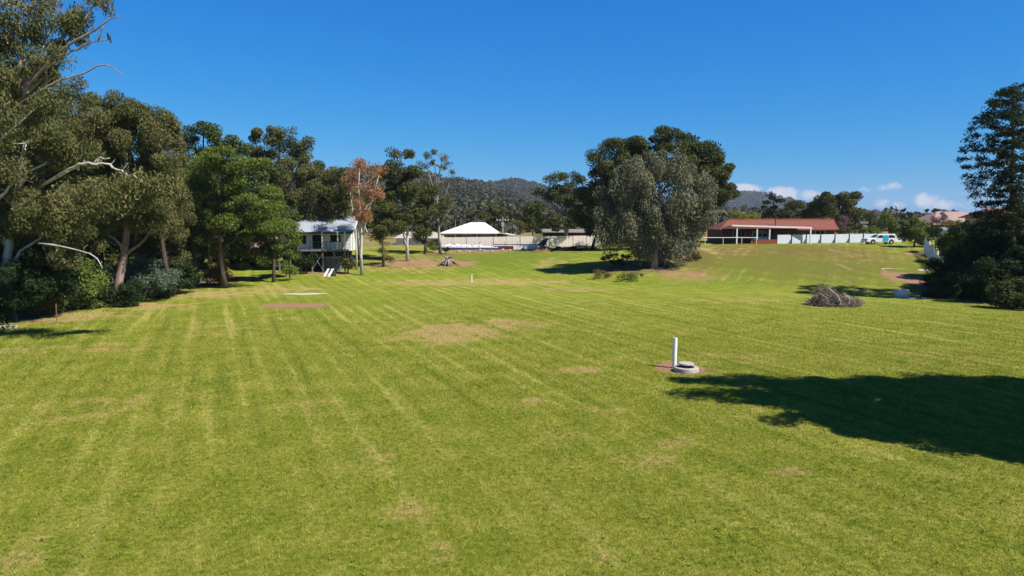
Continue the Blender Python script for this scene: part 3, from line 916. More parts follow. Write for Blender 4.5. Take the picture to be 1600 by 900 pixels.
for k, (px, py, rx, ry, D, lf, lab) in enumerate([
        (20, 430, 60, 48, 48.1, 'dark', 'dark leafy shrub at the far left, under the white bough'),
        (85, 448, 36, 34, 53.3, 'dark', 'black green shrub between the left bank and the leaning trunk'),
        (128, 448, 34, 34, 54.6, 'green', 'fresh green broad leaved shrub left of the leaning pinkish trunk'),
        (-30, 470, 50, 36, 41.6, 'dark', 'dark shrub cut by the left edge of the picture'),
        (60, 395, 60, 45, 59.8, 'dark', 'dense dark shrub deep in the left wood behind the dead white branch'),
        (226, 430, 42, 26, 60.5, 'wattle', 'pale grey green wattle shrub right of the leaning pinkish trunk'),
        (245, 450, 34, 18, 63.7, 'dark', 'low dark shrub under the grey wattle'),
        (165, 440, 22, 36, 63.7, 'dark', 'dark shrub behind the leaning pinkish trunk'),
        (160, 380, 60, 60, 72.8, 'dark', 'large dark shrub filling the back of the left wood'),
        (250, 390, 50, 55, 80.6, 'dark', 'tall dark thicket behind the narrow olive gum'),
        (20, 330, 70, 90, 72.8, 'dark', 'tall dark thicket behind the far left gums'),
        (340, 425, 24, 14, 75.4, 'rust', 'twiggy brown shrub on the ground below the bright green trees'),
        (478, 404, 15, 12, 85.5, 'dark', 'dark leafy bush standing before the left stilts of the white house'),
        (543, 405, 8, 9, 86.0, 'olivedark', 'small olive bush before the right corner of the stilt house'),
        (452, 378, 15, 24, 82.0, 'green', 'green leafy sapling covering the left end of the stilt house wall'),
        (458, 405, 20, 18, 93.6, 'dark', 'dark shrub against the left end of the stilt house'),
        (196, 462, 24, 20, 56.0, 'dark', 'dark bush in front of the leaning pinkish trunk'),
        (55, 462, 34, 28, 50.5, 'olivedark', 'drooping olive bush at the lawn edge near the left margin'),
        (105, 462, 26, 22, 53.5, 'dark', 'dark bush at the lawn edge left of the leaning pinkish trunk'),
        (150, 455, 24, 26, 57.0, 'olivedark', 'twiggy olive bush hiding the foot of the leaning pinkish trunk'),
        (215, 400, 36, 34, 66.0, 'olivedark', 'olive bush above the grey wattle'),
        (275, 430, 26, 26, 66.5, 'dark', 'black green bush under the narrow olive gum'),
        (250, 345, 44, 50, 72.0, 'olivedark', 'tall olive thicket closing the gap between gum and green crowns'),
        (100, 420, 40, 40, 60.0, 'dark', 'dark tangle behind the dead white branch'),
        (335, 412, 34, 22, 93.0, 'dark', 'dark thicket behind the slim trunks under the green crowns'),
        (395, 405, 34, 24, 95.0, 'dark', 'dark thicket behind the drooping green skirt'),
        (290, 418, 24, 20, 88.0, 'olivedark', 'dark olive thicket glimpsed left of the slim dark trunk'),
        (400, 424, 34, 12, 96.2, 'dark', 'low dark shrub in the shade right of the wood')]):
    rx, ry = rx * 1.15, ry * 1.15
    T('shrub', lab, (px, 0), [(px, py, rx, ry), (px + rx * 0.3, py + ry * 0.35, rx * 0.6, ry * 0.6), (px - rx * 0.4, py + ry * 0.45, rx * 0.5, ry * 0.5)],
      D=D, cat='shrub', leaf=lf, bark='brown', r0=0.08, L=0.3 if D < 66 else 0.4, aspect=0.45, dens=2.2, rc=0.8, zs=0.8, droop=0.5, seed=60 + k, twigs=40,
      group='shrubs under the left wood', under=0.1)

# ------------------------------------------------------------------ trees: middle distance
T('gum_tree', 'leaning white trunked gum in front of the stilt house', (518, 418), [
    (470, 290, 44, 30), (500, 300, 36, 30), (455, 265, 26, 22), (515, 325, 30, 26), (488, 340, 26, 18), (525, 290, 22, 24), (490, 262, 24, 18), (505, 348, 24, 14), (532, 335, 16, 16), (470, 335, 20, 14), (480, 352, 18, 8)],
  leaf='olive', bark='white', r0=0.26, L=0.33, aspect=0.42, dens=2.5, rc=0.95, zs=0.9, droop=1.0, seed=41, twigs=80,
  trunk=[(516, 385), (511, 368), (505, 350), (498, 332), (488, 312), (478, 292)],
  extra=[([(512, 370), (502, 372, -.5), (494, 358, -.6), (490, 345, -.6)], 0.1, 0.03), ([(508, 358), (512, 330), (516, 305)], 0.12, 0.03)])
T('gum_tree', 'dying gum with thin orange brown leaves', (566, 430), [
    (562, 262, 22, 13), (590, 268, 12, 13), (550, 285, 14, 16), (572, 300, 20, 22), (594, 305, 12, 10), (560, 325, 16, 22), (576, 345, 12, 18)],
  leaf='orange', bark='white', r0=0.2, L=0.28, aspect=0.4, dens=1.15, rc=0.85, zs=1.0, droop=1.1, seed=42, twigs=80,
  trunk=[(564, 400), (565, 370), (564, 345), (562, 320), (560, 295), (562, 262)],
  extra=[([(564, 372), (572, 340), (582, 310), (592, 275)], 0.11, 0.03), ([(565, 360), (556, 335), (550, 300), (548, 280)], 0.09, 0.03)])
T('gum_tree', 'slender white stemmed gum just left of the orange brown one', (557, 421), [
    (545, 300, 20, 20), (538, 270, 12, 10)], leaf='olivedark', bark='white', r0=0.15, L=0.3, aspect=0.45, dens=1.5, rc=0.8, seed=43, twigs=40,
  trunk=[(557, 390), (556, 360), (552, 335), (547, 300)])
T('gum_tree', 'dense dark olive gum with forked white trunk on the red bank', (637, 408), [
    (622, 243, 22, 9), (612, 272, 28, 20), (640, 280, 28, 22), (622, 305, 36, 22), (600, 318, 24, 22), (650, 310, 22, 22), (612, 345, 34, 20), (645, 340, 22, 16)],
  leaf='olivedark', bark='white', r0=0.24, L=0.36, aspect=0.5, dens=2.3, rc=1.05, zs=0.8, seed=44, twigs=70,
  trunk=[(636, 385), (637, 360), (635, 345), (628, 320), (622, 290), (620, 260)],
  extra=[([(636, 388), (632, 372), (628, 362)], 0.12, 0.05)])
T('gum_tree', 'low dark gum between the orange brown tree and the forked white trunk', (598, 0), [
    (592, 330, 26, 26), (608, 355, 26, 18), (585, 362, 18, 16)], D=92, leaf='olivedark', bark='brown', r0=0.16, L=0.34, aspect=0.5, dens=2.0, rc=0.95, seed=45, twigs=40)
T('gum_tree', 'tall sparse gum with bare upswept limbs and tufted tips', (688, 396), [
    (668, 243, 9, 5), (682, 239, 10, 4), (695, 246, 7, 6), (662, 258, 8, 6), (676, 256, 6, 6), (692, 262, 6, 5), (708, 271, 7, 4), (700, 255, 5, 4), (660, 300, 14, 26),
    (672, 335, 16, 26), (694, 335, 12, 24), (700, 315, 8, 12)],
  leaf='olive', bark='pale', r0=0.22, L=0.3, aspect=0.4, dens=1.25, rc=0.6, zs=0.8, seed=46, twigs=90, ck=1.6,
  trunk=[(686, 370), (685, 345), (683, 318), (684, 290), (688, 262), (693, 245)],
  extra=[([(684, 322), (677, 295), (670, 270), (664, 245)], 0.11, 0.03), ([(683, 300), (680, 270), (680, 240)], 0.09, 0.02),
         ([(686, 330), (696, 305), (702, 285), (708, 270)], 0.1, 0.02), ([(686, 350), (696, 338), (702, 328)], 0.1, 0.04)])
T('gum_tree', 'dark gum close behind the tall sparse one', (664, 0), [(660, 335, 24, 30), (672, 300, 16, 22), (655, 365, 18, 16)], D=106, leaf='olivedark',
  bark='brown', r0=0.2, L=0.38, aspect=0.5, dens=1.8, rc=1.1, seed=47, twigs=40)
T('gum_tree', 'grey olive gum far behind the stilt house roof', (540, 0), [(530, 305, 30, 24), (515, 325, 26, 22), (560, 330, 26, 26), (480, 325, 30, 22)], D=128, leaf='olive',
  bark='brown', r0=0.25, L=0.5, aspect=0.5, dens=1.8, rc=1.4, seed=48, twigs=40)
T('shrub', 'leafy green shrub at the foot of the tall sparse gum', (668, 394), [(660, 368, 13, 11), (672, 384, 12, 9)], cat='shrub', leaf='green', bark='brown', r0=0.06,
  L=0.28, dens=1.7, rc=0.6, seed=49, twigs=20)
T('shrub', 'small dark round shrub by the left end of the cream fence', (697, 397), [(697, 391, 5, 5)], cat='shrub', leaf='dark', bark='brown', r0=0.04, L=0.2, dens=2.2, rc=0.35, seed=50, twigs=10)
T('sapling', 'young twiggy sapling on the red bank below the dark gums', (600, 416), [(602, 392, 14, 14), (608, 405, 8, 6)], leaf='rust', bark='pale', r0=0.06, L=0.22,
  dens=0.9, rc=0.5, seed=51, twigs=30)
T('gum_tree', 'round yellow olive tree behind the white roofed house', (778, 0), [(768, 336, 16, 12), (785, 336, 16, 13), (777, 328, 14, 8)], D=150, leaf='olivedark', bark='brown',
  r0=0.25, L=0.45, aspect=0.6, dens=2.4, rc=1.2, seed=52, twigs=20)
T('gum_tree', 'spreading open gum behind the long cream fence', (886, 0), [
    (868, 285, 24, 13), (895, 285, 22, 13), (850, 305, 22, 16), (880, 308, 28, 18), (905, 315, 22, 20), (840, 330, 26, 18), (860, 345, 22, 16), (900, 340, 22, 18)],
  D=119, leaf='olivedark', bark='pale', r0=0.3, L=0.42, aspect=0.5, dens=1.9, rc=1.1, zs=0.75, seed=53, twigs=70,
  trunk=[(884, 360), (880, 335), (876, 310), (872, 290)], extra=[([(886, 366), (894, 340), (898, 315), (898, 292)], 0.18, 0.05), ([(882, 350), (866, 325), (852, 308)], 0.14, 0.04)])
T('gum_tree', 'small bushy olive gum behind the fence, left of the spreading one', (832, 0), [(832, 345, 20, 16), (820, 352, 14, 12)], D=132, leaf='olivedark', bark='brown', r0=0.18,
  L=0.42, dens=2.0, rc=1.1, seed=54, twigs=20)
T('gum_tree', 'huge dark olive gum, tallest crown behind the grey weeping tree', (1002, 0), [
    (970, 238, 34, 24), (1000, 228, 30, 18), (945, 258, 30, 26), (935, 290, 22, 28), (985, 270, 48, 36), (960, 320, 44, 36), (1030, 225, 24, 16), (1040, 212, 18, 11), (950, 350, 30, 24), (1010, 250, 46, 28), (975, 255, 34, 24), (930, 310, 24, 30)],
  D=103, leaf='olivedark', bark='brown', r0=0.42, L=0.42, aspect=0.5, dens=2.6, rc=1.25, zs=0.75, seed=55, twigs=60)
T('gum_tree', 'huge dark gum with pale trunk, right of the grey weeping tree', (1082, 0), [
    (1062, 222, 24, 14), (1085, 232, 26, 16), (1110, 245, 22, 18), (1126, 265, 20, 22), (1132, 298, 17, 20), (1070, 265, 48, 34), (1100, 300, 36, 34), (1125, 318, 14, 12), (1080, 340, 34, 26), (1060, 248, 40, 24), (1108, 272, 32, 26), (1118, 300, 24, 26), (1095, 240, 26, 16)],
  D=101, leaf='olivedark', bark='pale', r0=0.45, L=0.42, aspect=0.5, dens=2.4, rc=1.2, zs=0.75, seed=56, twigs=60, trunk=[(1082, 360), (1084, 335), (1086, 300), (1085, 260)])
T('gum_tree', 'dark olive gum filling the space between the spreading gum and the weeping tree', (925, 0), [
    (920, 300, 22, 22), (935, 325, 26, 26), (912, 335, 20, 20), (930, 355, 24, 16), (950, 300, 24, 26)], D=108, leaf='olivedark', bark='brown', r0=0.25, L=0.42, aspect=0.5, dens=2.3,
  rc=1.15, zs=0.75, seed=58, twigs=40)
T('weeping_tree', 'grey green weeping tree in the middle of the slope with foliage to the ground', (1022, 419), [
    (1030, 262, 44, 24), (1000, 285, 44, 34), (1060, 275, 40, 30), (1088, 300, 28, 32), (960, 315, 34, 30), (945, 345, 24, 20), (1000, 335, 46, 36), (1050, 330, 48, 40), (1092, 335, 24, 26),
    (985, 372, 40, 24), (1035, 375, 40, 28), (1075, 362, 30, 20), (1020, 400, 30, 14), (1052, 398, 20, 14), (1000, 395, 22, 14), (965, 370, 30, 22), (945, 375, 22, 16), (980, 350, 34, 30), (1020, 365, 46, 30), (1060, 385, 24, 18), (1000, 305, 40, 30)],
  deep=0.8, leaf='grey', bark='pale', r0=0.4, L=0.36, aspect=0.4, dens=2.3, rc=1.05, zs=1.3, droop=1.6, seed=57, twigs=60, under=0.2, outb=0.33, ck=1.15)
for k, (px, py, rx, ry, lf, lab) in enumerate([
        (1078, 400, 20, 7, 'dark', 'low dark shrub on the dry bank right of the grey weeping tree'),
        (1045, 402, 12, 9, 'grey', 'small grey shrub at the foot of the grey weeping tree'),
        (965, 405, 26, 10, 'dark', 'added dark shrub in place of shade under the left skirt of the weeping tree'),  # shrub added to stand in for the tree's shadow on the litter
        (985, 432, 26, 6, 'yellow', 'long green grass clump in front of the weeping tree shade'),
        (940, 428, 22, 5, 'rust', 'dry weedy clump in the shade left of the weeping tree')]):
    T('shrub', lab, (px, py + ry), [(px, py, rx, ry)], cat='shrub', leaf=lf, bark='brown', r0=0.05, L=0.28, aspect=0.35, dens=1.7, rc=0.45, seed=80 + k, twigs=20, under=0.0)

# right background
T('shrub', 'bright yellow green shrub behind the left end of the red roof', (1162, 0), [(1150, 340, 16, 9), (1172, 342, 14, 8)], D=132, cat='shrub', leaf='yellow', bark='brown', r0=0.1, L=0.4,
  dens=2.0, rc=0.9, seed=90, twigs=15)
T('pine_tree', 'dark pointed pine behind the middle of the red roof', (1209, 0), [(1208, 305, 6, 7), (1210, 315, 13, 7), (1206, 326, 20, 7), (1212, 336, 24, 8), (1205, 347, 26, 9)], D=136,
  leaf='conifer', bark='brown', r0=0.3, L=0.45, aspect=0.45, dens=2.2, rc=1.1, zs=0.5, seed=91, twigs=40)
T('oak_tree', 'mid green tree between the pine and the big round crown', (1255, 0), [(1245, 328, 18, 13), (1262, 322, 18, 11), (1258, 345, 26, 14), (1235, 345, 12, 12)], D=140, leaf='olivedark',
  bark='brown', r0=0.25, L=0.42, aspect=0.55, dens=2.3, rc=1.2, seed=92, twigs=20)
T('oak_tree', 'big round olive tree behind the right end of the red roof', (1312, 0), [
    (1300, 312, 24, 13), (1322, 312, 22, 14), (1330, 328, 16, 18), (1308, 330, 30, 18), (1285, 326, 18, 14), (1320, 348, 24, 14), (1338, 345, 9, 12)], D=137, leaf='olivedark',
  bark='brown', r0=0.4, L=0.45, aspect=0.55, dens=2.6, rc=1.3, zs=0.7, seed=93, twigs=30)
T('plum_tree', 'bare purple brown tree at the right end of the red roof', (1319, 0), [(1314, 352, 9, 9), (1324, 350, 9, 11), (1318, 342, 7, 6)], D=119, leaf='purple', bark='brown', r0=0.12, L=0.2,
  aspect=0.3, dens=1.2, rc=0.6, seed=94, twigs=50)
T('oak_tree', 'dark small tree beside the power pole', (1360, 0), [(1357, 340, 10, 6), (1366, 348, 13, 9)], D=160, leaf='olivedark', bark='brown', r0=0.2, L=0.5, dens=2.2, rc=1.2, seed=95, twigs=15)
T('oak_tree', 'upright green tree above the parked station wagon', (1388, 0), [(1388, 342, 9, 7), (1386, 352, 13, 10), (1392, 360, 12, 8)], D=130, leaf='green', bark='brown', r0=0.2, L=0.4, dens=2.4,
  rc=1.0, seed=96, twigs=15)
T('shrub', 'low green hedge plant behind the white fence near the pole', (1358, 0), [(1350, 361, 12, 6), (1370, 362, 12, 6)], D=120, cat='shrub', leaf='green', bark='brown', r0=0.08, L=0.35, dens=2.0,
  rc=0.8, seed=97, twigs=10)
T('shrub', 'rounded olive green bush at the right end of the white fence', (1428, 386), [(1420, 352, 16, 11), (1438, 350, 13, 10), (1428, 366, 22, 14), (1412, 370, 12, 10), (1440, 374, 14, 10)], cat='shrub',
  leaf='green', bark='brown', r0=0.14, L=0.3, dens=2.5, rc=0.8, seed=98, twigs=20, under=0.1)
T('plum_tree', 'leafless pinkish purple shrub in front of the pink tiled roof', (1466, 0), [(1455, 346, 10, 9), (1470, 342, 11, 11), (1482, 350, 9, 7)], D=104, leaf='purple', bark='brown', r0=0.1, L=0.2,
  aspect=0.3, dens=1.1, rc=0.6, seed=99, twigs=60)
T('shrub', 'orange brown shrub under the pink tiled roof', (1490, 0), [(1488, 352, 14, 6), (1500, 356, 12, 6)], D=96, cat='shrub', leaf='rust', bark='brown', r0=0.06, L=0.25, dens=1.8, rc=0.6, seed=100, twigs=20)
T('shrub', 'dark bush between the olive green bush and the picket palings', (1462, 0), [(1458, 364, 12, 10), (1470, 372, 12, 10)], D=92, cat='shrub', leaf='dark', bark='brown', r0=0.08, L=0.3, dens=2.2, rc=0.7,
  seed=101, twigs=15)
for k, (px, py, rx, ry, D, lf, lab) in enumerate([
        (1488, 385, 22, 22, 84, 'yellow', 'sunlit yellow green shrub beside the picket palings'),
        (1518, 382, 40, 42, 74, 'dark', 'dark shrub under the pink tiled roof'),
        (1484, 428, 38, 42, 70, 'dark', 'black shaded shrub at the inner end of the right hedge'),
        (1535, 415, 52, 62, 66, 'dark', 'tall dark shrub in the middle of the right hedge'),
        (1500, 452, 46, 28, 63, 'dark', 'low black shrub at the foot of the right hedge'),
        (1572, 390, 50, 54, 64, 'dark', 'tall glossy shrub below the terracotta roof'),
        (1555, 438, 32, 36, 59, 'dark', 'leafy glossy shrub standing forward of the right hedge'),
        (1598, 430, 34, 46, 60, 'dark', 'dark shrub at the right edge below the big conifer'),
        (1588, 462, 32, 22, 55, 'olivedark', 'low olive brown bush at the right edge of the lawn'),
        (1545, 385, 34, 34, 67, 'dark', 'dark shrub crowning the right hedge left of the conifer trunk'),
        (1590, 365, 40, 34, 63, 'dark', 'dark shrub hiding the foot of the big conifer'),
        (1640, 440, 45, 50, 57, 'dark', 'dark shrub cut by the right edge of the picture'),
        (1552, 355, 36, 24, 68, 'dark', 'pale leaved upper shrub touching the terracotta roof')]):
    T('shrub', lab, (px, 0), [(px, py, rx, ry), (px - rx * 0.45, py + ry * 0.4, rx * 0.55, ry * 0.55), (px + rx * 0.4, py + ry * 0.45, rx * 0.55, ry * 0.5), (px + rx * .2, py - ry * .45, rx * .5, ry * .5)],
      D=D, cat='shrub', leaf=lf, bark='brown', r0=0.12, L=0.3, aspect=0.45, dens=3.6, rc=0.75, zs=0.85, droop=0.3, seed=110 + k, twigs=30, group='shrubs of the tall hedge on the right', under=0.05)
pads = []
for i in range(30):
    py = 142 + i * 7.6
    rx = np.interp(py, [140, 160, 190, 215, 250, 275, 300, 330, 365], [14, 34, 60, 76, 84, 74, 62, 66, 50])
    for s in (-1, 1):
        e = rx * random.uniform(0.72, 1.0)
        pads.append((1583 + s * e, py + random.uniform(-4, 5), random.uniform(7, 13), 3.6, random.uniform(-2, 2)))
        pads.append((1583 + s * e * 0.6, py + random.uniform(-5, 3), random.uniform(10, 17), 4.2, random.uniform(-2.5, 2.5)))
    pads.append((1583 + random.uniform(-.25, .25) * rx, py + 3, rx * 0.3, 5.0, -2.4))
    pads.append((1583 + random.uniform(-.3, .3) * rx, py - 1, rx * 0.28, 4.5, random.uniform(-1.8, 2.4)))
T('conifer_tree', 'tall dark conifer with tiered branches at the right edge', (1583, 0), pads, D=62, leaf='conifer', bark='brown', r0=0.27, L=0.3, aspect=0.4, dens=1.75, rc=0.6, zs=0.5, droop=0.1, seed=130, limbs=False,
  twigs=420, ck=1.3, trunk=[(1583, 400), (1582, 340), (1581, 280), (1583, 220), (1584, 160), (1584, 140)], group=None)

# the tree just outside the frame whose shadow lies on the lawn
SUN_EL = math.radians(49)
SUN_AZ = Vector((0.866, -0.50))
SUN = Vector((SUN_AZ.x * math.cos(SUN_EL), SUN_AZ.y * math.cos(SUN_EL), math.sin(SUN_EL))).normalized()
LEN = 1 / math.tan(SUN_EL)


def lift(px, py, z):
    """point at height z whose shadow falls on the photographed ground point"""
    g = gp(px, py)
    return np.array([g.x + SUN_AZ.x * LEN * z, g.y + SUN_AZ.y * LEN * z, z])


shb = []
SHR = random.Random(3)
for py, x0, x1, r in ((597, 1150, 1330, 1.3), (603, 1330, 1720, 2.1), (620, 1130, 1200, 1.0), (622, 1210, 1720, 2.1), (643, 1260, 1720, 1.9), (663, 1370, 1720, 1.9), (684, 1450, 1720, 1.6), (700, 1560, 1720, 1.3), (592, 1065, 1150, 0.75)):
    px = x0
    while px < x1:
        r_ = r * SHR.uniform(0.85, 1.15)
        z = 7.0
        while True:
            c = lift(px, py + SHR.uniform(-3, 3), z)
            if 800 + (c[0] - r_ * 1.3) / (c[1]) * F > 1630 or z > 19:
                break
            z += 0.4
        c = lift(px, py, z + SHR.uniform(0, 0.6))
        shb.append((c, np.array([r_, r_ * 0.85, r_ * 0.6])))
        px += 52
mid_ = np.mean([q[0] for q in shb], 0)
tb = (float(mid_[0] + 1.5), float(mid_[1]), float(gz(mid_[0] + 1.5, mid_[1])))
make_tree('shade_tree', 'broad leafy tree beside the lawn casting the wide dark shadow at right', 'tree', tb, shb, leaf='green', bark='brown', r0=0.4, L=0.26, aspect=0.5, dens=3.2, rc=0.8, zs=0.7, seed=140, twigs=60)


# ------------------------------------------------------------------ buildings
def window(parent, x0, x1, z0, z1, y, frame=M_WHITE, bars=1, glass=M_GLASS, name='window'):
    mb = MB()
    w = 0.07
    for a, b in ((x0, x0 + w), (x1 - w, x1)):
        mb.box(a, b, y - 0.06, y - 0.003, z0, z1)
    mb.box(x0 + w, x1 - w, y - 0.057, y - 0.003, z0, z0 + w)
    mb.box(x0 + w, x1 - w, y - 0.057, y - 0.003, z1 - w, z1)
    for i in range(bars):
        c = x0 + (x1 - x0) * (i + 1) / (bars + 1)
        mb.box(c - 0.03, c + 0.03, y - 0.05, y - 0.004, z0 + w, z1 - w)
    o = mb.build(name, frame, parent)
    MB().box(x0 + w, x1 - w, y - 0.03, y - 0.008, z0 + w, z1 - w).build('pane', glass, o)
    return o


# --- white house on stilts at the left
D0 = 88.0
hb = gd(500, D0)
hb.z = float(gz(hb.x, D0 + 1))
H1 = thing('stilt_house', 'white weatherboard house on stilts with blue grey gabled roof among trees', 'house', hb)


def hx(px):
    return (px - 800) / F * D0 - hb.x


def hzp(py, Y=D0):
    return CAMZ + (HZ - py) / F * Y - hb.z


fl, ev = hzp(389), hzp(361)
xl, xr = hx(438), hx(545)
dp = 7.0
wb = MB()
wb.box(xl, xr - 1.6, 0, dp, fl, ev + 0.1)
wb.box(xr - 1.6, xr + 0.1, 0.9, dp, fl - 0.25, ev + 0.1)
wb.add([(xr + 0.1, 0.9, ev + 0.1), (xr + 0.1, dp, ev + 0.1), (xr + 0.1, (dp + 0.9) / 2, ev + 1.75)], [(0, 1, 2)])
wb.build('wall', M_BOARD, H1)
rt = hzp(337, D0 + 3.5)
rb = MB()
ym = dp / 2
x0r, x1r = xl - 0.5, xr + 0.75
rb.slab([(x0r, -1.0, ev - 0.12), (x1r, -1.0, ev - 0.12), (x1r, ym, rt), (x0r, ym, rt)], 0.08)
rb.slab([(x1r, dp + 0.7, ev - 0.12), (x0r, dp + 0.7, ev - 0.12), (x0r, ym + 0.004, rt), (x1r, ym + 0.004, rt)], 0.08)
roof = rb.build('roof', M_BLUEROOF, H1)
bg = MB()
bg.slab([(x1r + 0.003, -1.05, ev - 0.32), (x1r + 0.063, -1.05, ev - 0.32), (x1r + 0.063, ym, rt - 0.14), (x1r + 0.003, ym, rt - 0.14)], -0.18)
bg.slab([(x1r + 0.063, dp + 0.75, ev - 0.32), (x1r + 0.003, dp + 0.75, ev - 0.32), (x1r + 0.003, ym + 0.01, rt - 0.14), (x1r + 0.063, ym + 0.01, rt - 0.14)], -0.18)
bg.build('bargeboard', M_WHITE, roof)
MB().box(x0r, x1r - 0.01, -1.13, -1.003, ev - 0.32, ev - 0.1).build('gutter', M_DKSTEEL, roof)
for a, b, c, d, nb in ((463, 479, 368, 381, 2), (517, 533, 367, 378, 1)):
    window(H1, hx(a), hx(b), hzp(d), hzp(c), 0.0, M_DARKWOOD, nb)
dr = window(H1, hx(489), hx(503), hzp(388.5), hzp(367), 0.0, M_DARKWOOD, 1, name='door')
dk = MB()
dk.box(xl + 2.2, xr - 0.2, -1.5, -0.004, fl - 0.22, fl - 0.04)
deck = dk.build('deck', M_TIMBER, H1)
rl = MB()
for i in range(9):
    x = xl + 4.2 + i * (xr - 0.4 - xl - 4.2) / 8
    if i in (0, 4, 8):
        rl.box(x - 0.04, x + 0.04, -1.48, -1.40, fl - 0.04, fl + 0.95)
    else:
        rl.box(x - 0.015, x + 0.015, -1.455, -1.425, fl - 0.04, fl + 0.9)
rl.tube([(xl + 4.2, -1.44, fl + 0.97), (xr - 0.4, -1.44, fl + 0.97)], 0.035)
rl.build('railing', M_DKSTEEL, H1)
for i in range(3):
    x = (hx(508), hx(532), hx(543))[i]
    MB().box(x - 0.06, x + 0.06, -1.3, -1.18, fl - 0.035, ev - 0.05).build('verandah_post', M_WHITE, H1)
for i in range(7):
    for y in (-1.3, 0.35, dp - 0.4):
        x = xl + 0.3 + i * (xr - xl - 0.5) / 6
        gzl = float(gz(hb.x + x, D0 + y)) - hb.z - 0.1
        MB().box(x - 0.07, x + 0.07, y - 0.07, y + 0.07, gzl, fl - 0.225 if y < 0 else fl - 0.004).build('stilt', M_TIMBER if y < 0 else M_DARKWOOD, H1)
for i in (1, 3, 5):
    x = xl + 0.3 + i * (xr - xl - 0.5) / 6
    w = (xr - xl - 0.5) / 6
    MB().tube([(x, -1.38, 0.15), (x + w, -1.38, fl - 0.4)], 0.03, 5).build('brace', M_STEEL, H1)
    MB().tube([(x + w, -1.42, 0.15), (x, -1.42, fl - 0.4)], 0.03, 5).build('brace', M_STEEL, H1)
lt = MB()
lt.box(xl + 0.1, xr - 0.1, 2.2, 2.3, -0.3, fl - 0.26)
lt.box(xl + 0.1, xl + 3.6, 0.5, 0.58, -0.3, fl - 0.26)
lt.build('lattice_shade_panel', M_DARKWOOD, H1)  # lattice made solid, its dark panels standing in for shade under the floor
tk = thing('water_tank', 'round dark concrete rainwater tank under the stilt house deck', 'water tank', (hb.x + hx(516), D0 + 0.55, float(gz(hb.x + hx(516), D0 + .55)) - 0.02))
MB().lathe([(1.25, 0), (1.25, 1.7)], 28).build('tank_wall', M_CONCDARK, tk, False)
MB().lathe([(1.31, 1.703), (1.31, 1.77), (0.25, 1.86)], 28).build('tank_lid', M_CONC, tk)
# pale plank ramp in front
pr = thing('plank_stand', 'pair of pale planks propped on a low dark stump before the stilt house', 'planks', gp(516, 432))
for s in (-1, 1):
    MB().slab([(-0.55 + s * 0.26, -0.3, 0.02), (-0.25 + s * 0.26, -0.3, 0.02), (0.15 + s * 0.26, 0.3, 0.95), (-0.13 + s * 0.26, 0.3, 0.95)], 0.06).build('plank', M_CONCPALE, pr)
MB().lathe([(0.36, -0.05), (0.33, 0.4), (0.3, 0.72)], 10, (0.25, 0.42, 0)).build('stump', M_DARKWOOD, pr)

# --- small cottage glimpsed between trunks
cb = gd(655, 135)
C1 = thing('cottage', 'small pale cottage with grey roof glimpsed between the gum trunks', 'house', cb)
cz = CAMZ - (371 - HZ) / F * 135 - cb.z
MB().box(-4.5, 4.0, 0, 6, -0.1, cz).build('wall', M_BOARD, C1)
rb = MB()
rb.slab([(-5, -0.6, cz - 0.1), (4.5, -0.6, cz - 0.1), (2.6, 3, cz + 1.1), (-3, 3, cz + 1.1)], 0.06)
rb.slab([(4.5, -0.6, cz - 0.1), (4.5, 6.6, cz - 0.1), (2.6, 3, cz + 1.1)], 0.06)
rb.slab([(4.5, 6.6, cz - 0.1), (-5, 6.6, cz - 0.1), (-3, 3, cz + 1.1), (2.6, 3, cz + 1.1)], 0.06)
rb.slab([(-5, 6.6, cz - 0.1), (-5, -0.6, cz - 0.1), (-3, 3, cz + 1.1)], 0.06)
rb.build('roof', M_CONC, C1)
for x in (-3, 0.5, 2.4):
    window(C1, x, x + 1.1, cz - 1.5, cz - 0.5, 0.0, M_MAROON)
pb = gd(345, 104)
C2 = thing('brick_house', 'pinkish brick house glimpsed through the trunks of the left wood', 'house', pb)
MB().box(-5, 5, 0, 7, -0.1, 3.4).build('wall', plain('pink_brick', (0.42, 0.27, 0.22), 0.85, 0.15, var=0.25, scale=5), C2)
rb = MB()
rb.slab([(-5.6, -0.6, 3.3), (5.6, -0.6, 3.3), (5.6, 3.5, 4.9), (-5.6, 3.5, 4.9)], 0.08)
rb.slab([(5.6, 7.6, 3.3), (-5.6, 7.6, 3.3), (-5.6, 3.504, 4.9), (5.6, 3.504, 4.9)], 0.08)
rb.build('roof', M_TILEPINK, C2)
for x in (-3.6, -0.6, 2.4):
    window(C2, x, x + 1.3, 1.2, 2.5, 0.0)

# --- white hip roofed house
D1 = 126.0
wb_ = gd(740, D1)
H2 = thing('hip_roof_house', 'low house with a bright white hipped metal roof behind the cream fence', 'house', wb_)


def wx(px, Y=D1):
    return (px - 800) / F * Y - wb_.x


def wz(py, Y=D1):
    return CAMZ + (HZ - py) / F * Y - wb_.z


